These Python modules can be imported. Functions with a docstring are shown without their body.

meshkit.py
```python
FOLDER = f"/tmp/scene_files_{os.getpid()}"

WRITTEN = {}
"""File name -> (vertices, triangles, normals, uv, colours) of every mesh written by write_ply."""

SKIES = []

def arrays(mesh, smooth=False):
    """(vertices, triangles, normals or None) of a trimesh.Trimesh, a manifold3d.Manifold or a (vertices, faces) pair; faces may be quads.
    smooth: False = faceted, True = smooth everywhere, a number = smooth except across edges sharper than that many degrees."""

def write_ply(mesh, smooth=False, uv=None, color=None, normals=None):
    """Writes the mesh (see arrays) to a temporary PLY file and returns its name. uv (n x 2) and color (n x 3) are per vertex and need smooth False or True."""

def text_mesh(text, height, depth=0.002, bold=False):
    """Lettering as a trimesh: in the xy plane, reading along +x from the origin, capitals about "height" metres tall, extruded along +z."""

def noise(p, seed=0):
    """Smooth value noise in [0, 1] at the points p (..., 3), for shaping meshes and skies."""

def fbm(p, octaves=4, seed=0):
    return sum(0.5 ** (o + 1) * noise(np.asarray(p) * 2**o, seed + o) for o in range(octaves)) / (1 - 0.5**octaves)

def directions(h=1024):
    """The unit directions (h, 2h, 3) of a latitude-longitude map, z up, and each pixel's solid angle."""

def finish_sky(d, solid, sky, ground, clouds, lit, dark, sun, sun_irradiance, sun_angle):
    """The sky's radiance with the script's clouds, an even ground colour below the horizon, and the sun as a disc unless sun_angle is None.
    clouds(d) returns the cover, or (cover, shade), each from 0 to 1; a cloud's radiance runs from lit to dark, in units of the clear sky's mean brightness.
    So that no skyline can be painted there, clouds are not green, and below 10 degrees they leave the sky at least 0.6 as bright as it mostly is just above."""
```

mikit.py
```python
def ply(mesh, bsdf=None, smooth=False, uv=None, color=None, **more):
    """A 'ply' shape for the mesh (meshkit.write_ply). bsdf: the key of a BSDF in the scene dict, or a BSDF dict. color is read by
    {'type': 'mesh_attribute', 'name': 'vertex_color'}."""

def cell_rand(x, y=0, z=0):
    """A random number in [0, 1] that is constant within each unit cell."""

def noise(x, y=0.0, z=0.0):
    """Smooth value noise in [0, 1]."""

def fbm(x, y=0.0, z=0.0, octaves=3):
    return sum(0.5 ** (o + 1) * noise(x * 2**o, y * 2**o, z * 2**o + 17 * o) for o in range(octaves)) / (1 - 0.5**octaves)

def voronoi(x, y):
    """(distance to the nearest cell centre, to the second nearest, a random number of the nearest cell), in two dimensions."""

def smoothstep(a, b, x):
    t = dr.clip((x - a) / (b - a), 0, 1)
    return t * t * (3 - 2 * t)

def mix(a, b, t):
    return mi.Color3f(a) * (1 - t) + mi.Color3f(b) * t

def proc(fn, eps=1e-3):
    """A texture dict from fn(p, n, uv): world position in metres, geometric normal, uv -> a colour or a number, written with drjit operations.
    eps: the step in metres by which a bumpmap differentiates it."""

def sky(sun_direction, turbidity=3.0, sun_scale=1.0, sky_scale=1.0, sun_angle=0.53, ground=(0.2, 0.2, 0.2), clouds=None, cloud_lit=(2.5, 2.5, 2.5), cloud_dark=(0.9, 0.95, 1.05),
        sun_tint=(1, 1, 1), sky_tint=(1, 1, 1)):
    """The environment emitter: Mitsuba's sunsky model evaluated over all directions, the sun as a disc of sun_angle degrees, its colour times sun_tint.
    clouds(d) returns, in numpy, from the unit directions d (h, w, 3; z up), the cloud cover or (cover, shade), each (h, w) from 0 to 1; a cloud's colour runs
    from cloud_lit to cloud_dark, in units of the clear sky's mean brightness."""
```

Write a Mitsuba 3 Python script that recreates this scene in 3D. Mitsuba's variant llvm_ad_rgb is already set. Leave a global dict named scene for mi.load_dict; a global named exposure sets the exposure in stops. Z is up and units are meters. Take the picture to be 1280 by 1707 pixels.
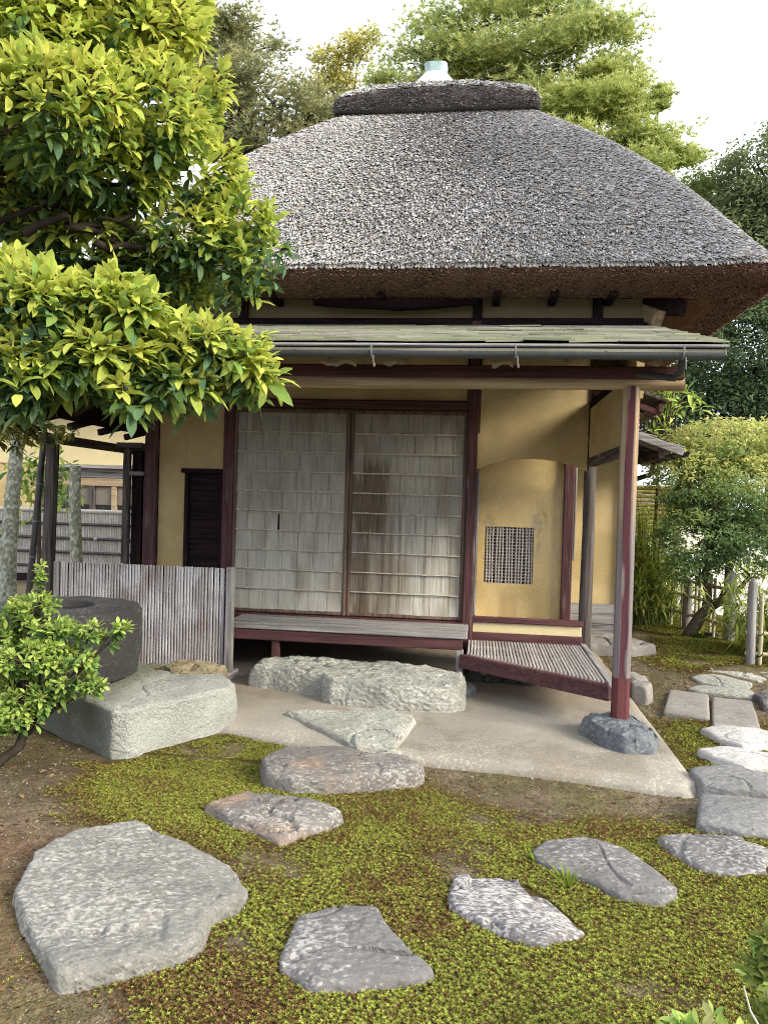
import math, random
import numpy as np, trimesh, drjit as dr, mitsuba as mi, mikit, meshkit
from scipy.spatial import cKDTree
from mikit import proc, noise, fbm, smoothstep, mix, cell_rand, voronoi
from shapely.geometry import Polygon, Point
import shapely

T = mi.ScalarTransform4f
rng = np.random.default_rng(7)
random.seed(7)
scene, labels = {}, {}

# ------------------------------------------------------------------ camera, sky, exposure
CAM = np.array([1.084, -6.358, 1.424]); YAW, PIT, ROLL = math.radians(6.945), math.radians(-0.954), math.radians(1.677)
fw = np.array([-math.sin(YAW) * math.cos(PIT), math.cos(YAW) * math.cos(PIT), math.sin(PIT)])
r0 = np.array([math.cos(YAW), math.sin(YAW), 0]); u0 = np.cross(r0, fw)
up = -math.sin(ROLL) * r0 + math.cos(ROLL) * u0
scene['camera'] = {'type': 'perspective', 'fov': math.degrees(2 * math.atan(640 / 1283)), 'fov_axis': 'x', 'near_clip': 0.05, 'far_clip': 2000,
                   'to_world': T().look_at(origin=CAM.tolist(), target=(CAM + fw).tolist(), up=up.tolist())}
scene['sky_light'] = mikit.sky((0.86, -0.40, 0.50), turbidity=3, sun_scale=0.6, sun_angle=22, sun_tint=(.86, .98, 1.17), clouds=lambda d: (1.0, 1 - np.clip(d[..., 2], 0, 1)), cloud_lit=(2.95, 3.05, 3.2), cloud_dark=(2.0, 2.07, 2.18))
exposure = 3.15

# ------------------------------------------------------------------ bookkeeping
def num(key):
    if key not in scene and key not in labels:
        return key
    i = 1
    while f'{key}_{i:03d}' in scene or f'{key}_{i:03d}' in labels:
        i += 1
    return f'{key}_{i:03d}'
_next = {}
def pnum(key):
    n = _next.get(key, 0)
    _next[key] = n + 1
    return key if n == 0 else f'{key}_{n:03d}'
def thing(name, label, cat, group=None):
    k = pnum(name)
    labels[k] = {'label': label, 'category': cat}
    if group: labels[k]['group'] = group
    return k
def part(parent, name, shape, label=None, kind=None):
    k = pnum(parent + '__' + name)
    if shape is not None: scene[k] = shape
    if label or kind:
        labels[k] = {}
        if label: labels[k]['label'] = label
        if kind: labels[k]['kind'] = kind
    return k
def whole(name, shape, label, cat, group=None):
    k = thing(name, label, cat, group); scene[k] = shape; return k
def struct(name, shape):
    k = pnum(name); scene[k] = shape; labels[k] = {'kind': 'structure'}; return k
def S(mesh, mat, smooth=False, color=None, **kw): return mikit.ply(mesh, mat, smooth=smooth, color=color, **kw)
def moved(shape, m, mat=None):
    d = {**shape, 'to_world': T(np.asarray(m, float).tolist()) if not isinstance(m, T) else m}
    if mat: d['bsdf'] = {'type': 'ref', 'id': mat}
    return d

# ------------------------------------------------------------------ mesh helpers
def box(x0, x1, y0, y1, z0, z1, b=0.006):
    x0, x1 = min(x0, x1), max(x0, x1); y0, y1 = min(y0, y1), max(y0, y1)
    b = min(b, (x1 - x0) * .3, (y1 - y0) * .3, (z1 - z0) * .3)
    p = []
    for sx in (0, 1):
        for sy in (0, 1):
            for sz in (0, 1):
                X = (x0, x1)[sx]; Y = (y0, y1)[sy]; Z = (z0, z1)[sz]
                ix = b * (1 - 2 * sx); iy = b * (1 - 2 * sy); iz = b * (1 - 2 * sz)
                p += [(X, Y + iy, Z + iz), (X + ix, Y, Z + iz), (X + ix, Y + iy, Z)]
    return trimesh.convex.convex_hull(np.array(p))
def frame_of(p0, p1, upv=(0, 0, 1)):
    p0, p1 = np.asarray(p0, float), np.asarray(p1, float)
    d = p1 - p0; L = np.linalg.norm(d); d = d / L
    u = np.asarray(upv, float)
    if abs(u @ d) > .98: u = np.array([1.0, 0, 0])
    s = np.cross(u, d); s /= np.linalg.norm(s); u = np.cross(d, s)
    m = np.eye(4); m[:3, 0], m[:3, 1], m[:3, 2], m[:3, 3] = d, s, u, (p0 + p1) / 2
    return m, L
def beam(p0, p1, w, h, b=0.006, upv=(0, 0, 1)):
    m, L = frame_of(p0, p1, upv)
    mesh = box(-L / 2, L / 2, -w / 2, w / 2, -h / 2, h / 2, b); mesh.apply_transform(m); return mesh
def tube(pts, rad, sides=8, cap=True):
    p = np.asarray(pts, float); n = len(p)
    rad = np.broadcast_to(np.asarray(rad, float), (n,))
    t = np.gradient(p, axis=0); t /= np.linalg.norm(t, axis=1, keepdims=True) + 1e-12
    a = np.array([0.31, 0.17, 0.93]) if abs(t[0, 2]) < .9 else np.array([1.0, .1, 0])
    V = []
    for i in range(n):
        s = a - t[i] * (a @ t[i]); s /= np.linalg.norm(s); a = s; c = np.cross(t[i], s)
        ang = np.arange(sides) * 2 * np.pi / sides
        V.append(p[i] + rad[i] * (np.cos(ang)[:, None] * s + np.sin(ang)[:, None] * c))
    V = np.vstack(V); F = []
    for i in range(n - 1):
        for j in range(sides):
            k = (j + 1) % sides
            F += [(i * sides + j, i * sides + k, (i + 1) * sides + k), (i * sides + j, (i + 1) * sides + k, (i + 1) * sides + j)]
    if cap:
        V = np.vstack([V, p[:1], p[-1:]]); c0, c1 = n * sides, n * sides + 1
        for j in range(sides):
            k = (j + 1) % sides
            F += [(c0, k, j), (c1, (n - 1) * sides + j, (n - 1) * sides + k)]
    return trimesh.Trimesh(V, np.array(F), process=False)
def cat(ms): return trimesh.util.concatenate(ms)
def bamboo(p0, p1, r, sides=8, node=0.22, rr=None):
    """a culm with slightly swollen nodes"""
    p0, p1 = np.asarray(p0, float), np.asarray(p1, float); L = np.linalg.norm(p1 - p0)
    ts, rs = [0.0], [r]
    s = (rr or random).random() * node
    while s < L - .02:
        if s > .02:
            ts += [s - .008, s, s + .008]; rs += [r, r * 1.16, r * .98]
        s += node * (.85 + .3 * random.random())
    ts.append(L); rs.append(r * .95)
    ts = np.array(ts) / L
    return tube(p0 + (p1 - p0) * ts[:, None], rs, sides)
def lathe(prof, n=48, cx=0, cy=0):
    prof = np.asarray(prof, float); ang = np.arange(n) * 2 * np.pi / n
    V = np.stack([cx + prof[:, None, 0] * np.cos(ang), cy + prof[:, None, 0] * np.sin(ang), np.repeat(prof[:, 1:2], n, 1)], -1).reshape(-1, 3)
    F = []
    for i in range(len(prof) - 1):
        for j in range(n):
            k = (j + 1) % n
            F += [(i * n + j, i * n + k, (i + 1) * n + k), (i * n + j, (i + 1) * n + k, (i + 1) * n + j)]
    return trimesh.Trimesh(V, np.array(F), process=False)
def extr(poly, z0, z1):
    m = trimesh.creation.extrude_polygon(poly, z1 - z0, engine='earcut'); m.apply_translation([0, 0, z0]); return m

# ------------------------------------------------------------------ materials
def rgb(*c): return {'type': 'rgb', 'value': list(c)}
def mat(name, fn, rough=None, bump=None, scale=1.0, spec=0.3, eps=2e-3):
    tex = proc(fn) if callable(fn) else (rgb(*fn) if isinstance(fn, tuple) else fn)
    b = {'type': 'diffuse', 'reflectance': tex} if rough is None else {'type': 'principled', 'base_color': tex, 'roughness': rough, 'specular': spec}
    if bump: b = {'type': 'bumpmap', 'tex': proc(bump, eps), 'scale': scale, 'bsdf': b}
    scene[name] = {'type': 'twosided', 'bsdf': b}
def axes(p, ax):
    return {'x': (p.x, p.y, p.z), 'y': (p.y, p.x, p.z), 'z': (p.z, p.x, p.y)}[ax]
def woodfn(ax, dark, light, worn=None, wear=.62, sc=1.0):
    def fn(p, n, uv):
        s, a, b = axes(p, ax)
        g = fbm(a * 55 * sc, b * 55 * sc, s * 2.2 * sc, 3)
        f = noise(a * 260, b * 260, s * 5)
        c = mix(dark, light, smoothstep(.25, .75, g * .7 + f * .3))
        if worn is not None:
            w = fbm(a * 14 + 3, b * 14, s * 1.3, 3) * .75 + f * .25
            c = mix(c, mi.Color3f(worn) * (.75 + .5 * f), smoothstep(wear, wear + .16, w))
        return c
    return fn
def woodbump(ax):
    def fn(p, n, uv):
        s, a, b = axes(p, ax)
        return noise(a * 160, b * 160, s * 3) * .7 + noise(a * 60, b * 60, s * 1.5)
    return fn
RD, RL, RW = (.042, .017, .021), (.105, .042, .047), (.18, .15, .15)
for ax in 'xyz':
    mat('red_wood_' + ax, woodfn(ax, RD, RL, RW, .66 if ax == 'x' else .6), .6)
    mat('grey_wood_' + ax, woodfn(ax, (.17, .165, .17), (.36, .355, .365), (.10, .085, .08), .6))
    mat('old_wood_' + ax, woodfn(ax, (.045, .036, .036), (.13, .115, .112), (.28, .26, .25), .64))
    mat('dark_wood_' + ax, woodfn(ax, (.014, .009, .012), (.035, .023, .027)))
mat('tan_log_x', woodfn('x', (.27, .20, .125), (.47, .38, .26), (.2, .14, .09), .66, .6))
mat('tan_log_y', woodfn('y', (.2, .15, .1), (.36, .29, .2), (.12, .09, .06), .66, .6))
def postfn(p, n, uv):
    dx, dy = p.x - 1.985, p.y + 1.52
    f = noise(p.x * 240, p.y * 240, p.z * 4); g = fbm(p.x * 40, p.y * 40, p.z * 1.5, 3)
    red = mix((.058, .024, .034), (.112, .05, .06), g)
    grey = mix((.10, .085, .095), (.27, .245, .25), f * .6 + g * .4)
    bark = mix((.28, .2, .135), (.42, .34, .25), f)
    t = dr.abs(dx + .004) + .022 * (g - .5)
    low = smoothstep(1.9, .7, p.z)
    edge = mix(bark, grey, smoothstep(.15, .75, low + .5 * (g - .5)))
    c = mix(red, edge, smoothstep(.017, .027, t))
    c = mix(c, grey, smoothstep(.56, .68, fbm(p.x * 30 + 9, p.y * 30, p.z * 2.1, 3)) * .75)
    fresh = mix((.085, .03, .036), (.14, .058, .062), f)
    return mi.Color3f(mix(c, fresh, smoothstep(.385, .375, p.z)))
mat('porch_post', postfn)

def plasterfn(p, n, uv):
    a = fbm(p.x * 2.3 + 5, p.y * 2.3, p.z * 2.3, 4); b = noise(p.x * 90, p.y * 90, p.z * 90)
    c = mix((.42, .33, .165), (.53, .425, .235), smoothstep(.3, .7, a))
    st = smoothstep(.62, .80, noise(p.x * 46, p.y * 46, p.z * 46)) * smoothstep(.55, .75, noise(p.x * 150, p.y * 150, p.z * 40))
    c = mix(c, (.60, .52, .36), st * .5)
    c = c * (.9 + .2 * fbm(p.x * 9, p.y * 9, p.z * 3, 3))
    return c * (.94 + .12 * b)
def plasterbump(p, n, uv):
    return fbm(p.x * 45, p.y * 45, p.z * 45, 2)
mat('plaster', plasterfn, None, plasterbump, .0022)
def nichefn(p, n, uv):
    c = plasterfn(p, n, uv)
    q = fbm(p.x * 42, p.z * 42, 3.0, 4)
    d1 = dr.sqrt(dr.square((p.x - 1.575) / .075) + dr.square((p.z - 1.275) / .12)) + (q - .5) * 1.5
    d2 = dr.sqrt(dr.square((p.x - 1.17) / .07) + dr.square((p.z - 1.265) / .06)) + (q - .5) * 1.6
    d3 = dr.sqrt(dr.square((p.x - 1.60) / .03) + dr.square((p.z - 1.05) / .25)) + (q - .5) * 1.4
    dm = dr.minimum(dr.minimum(d1, d2), d3 + .25)
    c = mix(c, mix((.20, .185, .165), (.36, .32, .25), noise(p.x * 110, p.z * 110, 1.0)), smoothstep(1.1, .2, dm) * .5)
    st = smoothstep(.72, .60, p.z) * smoothstep(1.27, 1.3, p.x) * smoothstep(1.46, 1.42, p.x)
    c = mix(c, (.33, .235, .12), st * .55 * (.5 + fbm(p.x * 30, p.z * 2.5, 0.0, 2)))
    rough = smoothstep(1.66, 1.80, p.x) * smoothstep(.48, .66, fbm(p.x * 30, p.z * 30, 2.0, 3))
    return mi.Color3f(mix(c, (.42, .35, .24), rough * .7))
def nichebump(p, n, uv):
    q = fbm(p.x * 26, p.z * 26, 3.0, 4)
    d1 = dr.sqrt(dr.square((p.x - 1.575) / .09) + dr.square((p.z - 1.26) / .14)) + (q - .5) * 1.4
    d2 = dr.sqrt(dr.square((p.x - 1.17) / .07) + dr.square((p.z - 1.265) / .06)) + (q - .5) * 1.6
    return plasterbump(p, n, uv) - 1.6 * smoothstep(1.0, .6, dr.minimum(d1, d2)) * (.6 + noise(p.x * 60, p.z * 60, 4.0)) + 1.2 * smoothstep(1.62, 1.82, p.x) * noise(p.x * 40, p.z * 40, 7.0)
mat('niche_plaster', nichefn, None, nichebump, .0022)
mat('painted_shade_plaster', lambda p, n, uv: mix((.20, .17, .11), (.26, .225, .145), fbm(p.x * 2.3, p.y * 2.3, p.z * 2.3, 3)))  # darker copy of the plaster, shade below the thatch put into its colour
mat('pale_plaster', lambda p, n, uv: mix((.56, .48, .28), (.66, .58, .36), fbm(p.x * 3, p.y * 3, p.z * 3, 3)))

def boardfn(p, n, uv):
    f = noise(p.x * 230, 1.0, p.z * 7); g = fbm(p.x * 60, 2.0, p.z * 3.5, 3)
    row = dr.floor((2.10 - p.z) / .1652)
    r = cell_rand(dr.floor(p.x / .0725 + row * .37), row, 5)
    base = mix((.15, .147, .132), (.32, .315, .29), f * .45 + g * .55)
    base = base * (1.3 + .22 * r)
    low = smoothstep(1.5, .5, p.z)
    base = mix(base, mi.Color3f(.56, .55, .50) * (.75 + .4 * f) * (.9 + .2 * r), low * .6)
    base = mix(base, (.22, .19, .15), smoothstep(.55, .75, fbm(p.x * 5, 8.0, p.z * 1.4, 3)) * .6)
    wet = smoothstep(.42, .62, fbm(p.x * 9 + 3, 4.0, p.z * 1.2, 3) + .25 * (f - .5))
    left = smoothstep(.62, .02, p.x) * smoothstep(-.005, .02, p.x)
    band = smoothstep(1.82, 1.66, p.z)
    stain = left * band * (.45 + .75 * wet)
    core = smoothstep(1.15, .5, dr.sqrt(dr.square((p.x - .19) / .16) + dr.square((p.z - 1.42) / .30)) + .8 * (g - .5))
    c = mix(base, mix((.075, .055, .042), (.17, .13, .095), f), dr.clip(stain * 1.0 + core * .8, 0, .93))
    drip = smoothstep(.6, .8, noise(p.x * 38, 6.0, p.z * 1.1)) * smoothstep(.01, .2, p.x) * smoothstep(1.7, 1.2, p.z)
    c = mix(c, (.11, .085, .062), drip * .5)
    return mi.Color3f(c)
mat('door_board', boardfn)
mat('door_strip', lambda p, n, uv: mix((.36, .33, .27), (.62, .58, .50), noise(p.x * 30, p.y, p.z * 4)))
mat('door_frame', woodfn('z', (.075, .05, .04), (.17, .12, .095)), .7)
mat('dim_void', (.06, .055, .055))
mat('reed', lambda p, n, uv: mix((.25, .24, .25), (.50, .485, .49), fbm(p.x * 90, p.y * 90, p.z * 16, 3)))

def screenfn(p, n, uv):
    r = cell_rand(dr.floor(p.x / .0243), 3, 1)
    f = noise(p.x * 300, p.y * 300, p.z * 6); g = fbm(p.x * 12, p.y * 12, p.z * 2.0, 3)
    c = mix((.19, .18, .195), (.40, .385, .405), r * .5 + f * .3 + g * .2)
    c = mix(c, (.17, .115, .10), smoothstep(.55, .75, fbm(p.x * 4 + 2, 1.0, p.z * 2.5, 3)) * .55)
    pale = smoothstep(.50, .78, fbm(p.x * 7, 5.0, p.z * 4 + 1, 3) + .22 * smoothstep(.62, .82, p.z) * smoothstep(-1.7, -1.0, p.x))
    return mi.Color3f(mix(c, (.46, .47, .51), pale * .75))
mat('screen_bamboo', screenfn, .6)
mat('deck_bamboo', lambda p, n, uv: mix((.19, .17, .175), (.40, .385, .385), cell_rand(dr.floor(p.x / .0243), 2, 2) * .5 + .5 * noise(p.x * 200, p.y * 6, 1.0)), .6)
mat('fence_bamboo', lambda p, n, uv: mix((.30, .26, .16), (.55, .50, .36), fbm(p.x * 25, p.y * 25, p.z * 5, 3)), .5)
mat('old_bamboo', lambda p, n, uv: mix((.26, .245, .225), (.58, .56, .53), noise(p.x * 60, p.y * 60, p.z * 5) * .6 + .4 * noise(p.x * 9, p.y * 9, p.z * 9)), .65)
mat('dark_bamboo', lambda p, n, uv: mix((.035, .032, .036), (.085, .08, .085), noise(p.x * 60, p.y * 60, p.z * 5)), .5)
mat('rope', (.02, .018, .018))
mat('black_void', (.012, .011, .012))

def stonefn(c0, c1, lich, amt=.5, fine=120, streak=1.0, warm=None, sc=1.0):
    def fn(p, n, uv):
        a = fbm(p.x * 6 * sc, p.y * 6 * sc, p.z * 6 * sc, 4); b = noise(p.x * fine, p.y * fine, p.z * fine)
        c = mix(c0, c1, dr.clip(a * .75 + b * .4 - .08, 0, 1))
        if warm is not None:
            c = mix(c, warm, smoothstep(.52, .72, fbm(p.x * 4 + 7, p.y * 4, p.z * 4, 3)) * .6)
        w = fbm(p.x * 3.5 * sc, p.y * 3.5 * sc, 2.0, 3)
        l = fbm(p.x * 72 * sc + 6 * w, p.y * 110 * sc * streak + 8 * w, p.z * 80, 3)
        t = smoothstep(.56 - .2 * amt, .88 - .22 * amt, l + .5 * (w - .5) + .12 * (b - .5))
        return mi.Color3f(mix(c, mi.Color3f(lich) * (.82 + .3 * b), t * .72))
    return fn
def stonebump(p, n, uv):
    w = fbm(p.x * 5, p.y * 5, p.z * 5, 2)
    return fbm(p.x * 40 + w * 3, p.y * 62 + w * 3, p.z * 44, 3)
mat('stone_pale', stonefn((.14, .138, .13), (.245, .242, .23), (.40, .395, .375), .42, 140), None, stonebump, .016)
mat('stone_purple', stonefn((.108, .104, .108), (.195, .19, .193), (.40, .395, .39), .4, 120), None, stonebump, .012)
mat('stone_warm', stonefn((.12, .114, .112), (.21, .20, .194), (.40, .39, .37), .4, 120, warm=(.30, .205, .145)), None, stonebump, .012)
mat('stone_streak', stonefn((.10, .093, .10), (.17, .162, .172), (.50, .495, .49), .75, 90, 1.5), None, stonebump, .014)
mat('stone_slate', stonefn((.15, .152, .158), (.225, .226, .232), (.36, .36, .36), .3, 120, 2.2), None, stonebump, .010)
mat('stone_white', stonefn((.40, .395, .395), (.58, .57, .57), (.28, .275, .29), .4, 90, 1.4), None, stonebump, .012)
mat('stone_paver', stonefn((.20, .188, .178), (.29, .275, .26), (.38, .37, .36), .25, 100), None, stonebump, .006)
mat('stone_green', stonefn((.22, .225, .205), (.36, .362, .335), (.54, .55, .52), .5, 130, .7), None, stonebump, .018)
def granitefn(p, n, uv):
    v = noise(p.x * 260, p.y * 260, p.z * 260); w = noise(p.x * 120 + 9, p.y * 120, p.z * 120); a = fbm(p.x * 5, p.y * 5, p.z * 5, 3)
    c = mix((.12, .128, .125), (.39, .405, .395), smoothstep(.25, .7, v * .55 + w * .45 + .12 * (a - .5)))
    c = mix(c, mi.Color3f(.30, .315, .30) * (.6 + .8 * a), .5)
    moss = smoothstep(-.80, -1.1, p.x + .35 * (p.z - .1)) * smoothstep(.3, .65, a + .2)
    return mi.Color3f(mix(c, mi.Color3f(.11, .115, .085) * (.7 + .6 * v), moss * .75))
mat('stone_granite', granitefn, None, lambda p, n, uv: noise(p.x * 130, p.y * 130, p.z * 130) * .6 + fbm(p.x * 38, p.y * 38, p.z * 38, 2), .013)
mat('basin_rock', stonefn((.018, .018, .02), (.04, .04, .042), (.10, .10, .10), .1, 70, .35), .75, stonebump, .004)
mat('stone_blue', stonefn((.055, .065, .078), (.14, .155, .175), (.24, .26, .285), .12, 60, 1.0, sc=.8), .6, stonebump, .006)
mat('stone_dark', stonefn((.03, .03, .03), (.07, .07, .065), (.12, .12, .11), .2), None)
mat('stone_sand', stonefn((.15, .125, .085), (.30, .26, .18), (.09, .075, .05), .4, 150), None, stonebump, .02)
def concfn(p, n, uv):
    a = fbm(p.x * 1.8, p.y * 1.8, 1.0, 4); b = noise(p.x * 150, p.y * 150, p.z * 90); v = noise(p.x * 120, p.y * 120, 4.0)
    c = mix((.25, .23, .20), (.38, .355, .32), a)
    agg = smoothstep(.6, .85, v) * smoothstep(-1.45, -1.95, p.y + .25 * (a - .5)) 
    c = mix(c, (.56, .53, .46), agg * .5)
    c = mix(c, (.30, .285, .255), smoothstep(.5, .8, fbm(p.x * 4 + 3, p.y * 6, 9.0, 3)) * .5)
    br = smoothstep(-1.1, -.5, p.y + .5 * (fbm(p.x * 2.5, p.y * 2.5, 21.0, 3) - .5))
    c = mix(c, (.26, .20, .145), br * .55)
    c = mix(c, (.20, .175, .14), smoothstep(.56, .72, fbm(p.x * 3.1 + 11, p.y * 3.1, 31.0, 4)) * .55)
    return mi.Color3f(c * (.86 + .28 * b) * (.82 + .36 * a))
mat('concrete', concfn, None, lambda p, n, uv: fbm(p.x * 34, p.y * 34, p.z * 34, 2) * .7 + .6 * noise(p.x * 140, p.y * 140, p.z * 140), .004)
VC = {'type': 'mesh_attribute', 'name': 'vertex_color'}
mat('vertex_matte', VC)
scene['ground_grit'] = {'type': 'twosided', 'bsdf': {'type': 'bumpmap', 'tex': proc(lambda p, n, uv: fbm(p.x * 40, p.y * 40, 1.0, 2) + .6 * noise(p.x * 170, p.y * 170, 2.0), 2e-3), 'scale': .010, 'bsdf': {'type': 'blendbsdf', 'weight': proc(lambda p, n, uv: .75 * smoothstep(.35, .75, noise(p.x * 230, p.y * 230, 5.0) * .6 + .4 * fbm(p.x * 60, p.y * 60, 3.0, 2))), 'a': {'type': 'diffuse', 'reflectance': VC}, 'b': {'type': 'diffuse', 'reflectance': rgb(.055, .042, .030)}}}}
mat('thatch_under', lambda p, n, uv: mix((.085, .052, .042), (.24, .155, .122), noise(p.x * 150, p.y * 150, p.z * 150) * .6 + .4 * fbm(p.x * 22, p.y * 22, p.z * 22, 3)), None,
    lambda p, n, uv: noise(p.x * 120, p.y * 120, p.z * 120), .02)
mat('thatch_base', lambda p, n, uv: mix((.05, .045, .047), (.15, .14, .145), noise(p.x * 90, p.y * 90, p.z * 90)))
mat('gutter_metal', lambda p, n, uv: mix((.04, .047, .052), (.095, .107, .114), fbm(p.x * 9, p.y * 60, p.z * 60, 3) * .7 + .3 * noise(p.x * 90, p.y * 20, p.z * 30)), .65, spec=.3)
mat('iron', (.05, .05, .055), .5)
mat('pale_metal', (.17, .18, .19), .5)
mat('verdigris', lambda p, n, uv: mix((.26, .42, .44), (.46, .58, .59), fbm(p.x * 20, p.y * 20, p.z * 20, 3)), .5)
mat('white_clay', (.50, .54, .55), .5)
mat('bark', lambda p, n, uv: mix((.05, .04, .032), (.145, .12, .095), fbm(p.x * 35, p.y * 35, p.z * 12, 3)), None, lambda p, n, uv: fbm(p.x * 50, p.y * 50, p.z * 16, 3), .02)
mat('dark_bark', lambda p, n, uv: mix((.022, .018, .016), (.06, .05, .042), fbm(p.x * 35, p.y * 35, p.z * 12, 3)))
mat('lichen_bark', lambda p, n, uv: mix(mix((.17, .17, .13), (.30, .32, .25), noise(p.x * 60, p.y * 60, p.z * 30)), (.43, .46, .39), smoothstep(.45, .62, fbm(p.x * 45, p.y * 45, p.z * 24, 3))), None, lambda p, n, uv: fbm(p.x * 40, p.y * 40, p.z * 25, 3), .02)
mat('white_twig', (.5, .48, .44))
mat('pale_wall', (.62, .60, .55))
mat('tile_grey', lambda p, n, uv: mix((.14, .14, .145), (.27, .27, .275), noise(p.x * 30, p.y * 30, p.z * 30)), .6)
scene['window_glass'] = {'type': 'principled', 'base_color': rgb(.02, .02, .022), 'roughness': .12, 'specular': .6}
mat('blind', lambda p, n, uv: mix((.13, .115, .10), (.24, .22, .19), noise(p.x * 140, p.y * 4, p.z * 200)))
def leafmat(name, base, rough=.45, trans=.55, spec=.4):
    scene[name] = {'type': 'principledthin', 'base_color': base, 'roughness': rough, 'diff_trans': trans, 'eta': 1.4, 'spec_trans': 0.0}
leafmat('leaf_vertex', VC, .42, .85)
leafmat('leaf_far', VC, .6, 1.1)
LEAFC = {'leaf_gold': (.57, .62, .14), 'leaf_lime': (.41, .50, .11), 'leaf_green': (.24, .355, .095), 'leaf_deep': (.105, .185, .07), 'leaf_blue': (.13, .235, .13)}
for k, c in LEAFC.items(): leafmat(k, rgb(*c), .38, .85)
SHRUBC = {'shrub_lime': (.44, .56, .15), 'shrub_green': (.24, .38, .10), 'shrub_deep': (.11, .21, .07)}
for k, c in SHRUBC.items(): leafmat(k, rgb(*c), .35, .5)

# ------------------------------------------------------------------ ground sheet with soil and moss colours
GZ = -0.06
def hills(x, y):
    p = np.stack([x * .9, y * .9, x * 0], -1)
    h = (meshkit.fbm(p, 3, 3) - .5) * .06
    m = np.clip((x - 2.5) / 1.2, 0, 1) * np.clip((y + .3) / 1.5, 0, 1) * np.clip((6 - y) / 2, 0, 1)
    h = h * np.clip((y + 6.2) / 2 + 2, 0, 1) * np.where((x > -1.2) & (x < 2.35) & (y > -2.2) & (y < 6), .1, 1)
    return GZ + h + .058 * np.clip((-2.4 - y) / .8, 0, 1) + .03 * np.clip((x - 2.0) * 2, 0, 1) * np.clip((2 - y), 0, 1) + .06 * m * meshkit.noise(np.stack([x * 1.2 + 9, y * 1.2, x * 0], -1), 5)
MOSS = Polygon([(-.95, -2.45), (-.55, -1.75), (-.1, -1.7), (.3, -2.0), (.68, -2.15), (1.2, -2.62), (1.5, -2.72), (2.05, -2.62), (2.2, -2.8), (2.9, -2.9), (2.9, -4.8), (.0, -4.75), (.1, -4.4), (-.2, -4.2), (.2, -3.6), (-.1, -3.38), (-.55, -3.25), (-.9, -2.85)])
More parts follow.
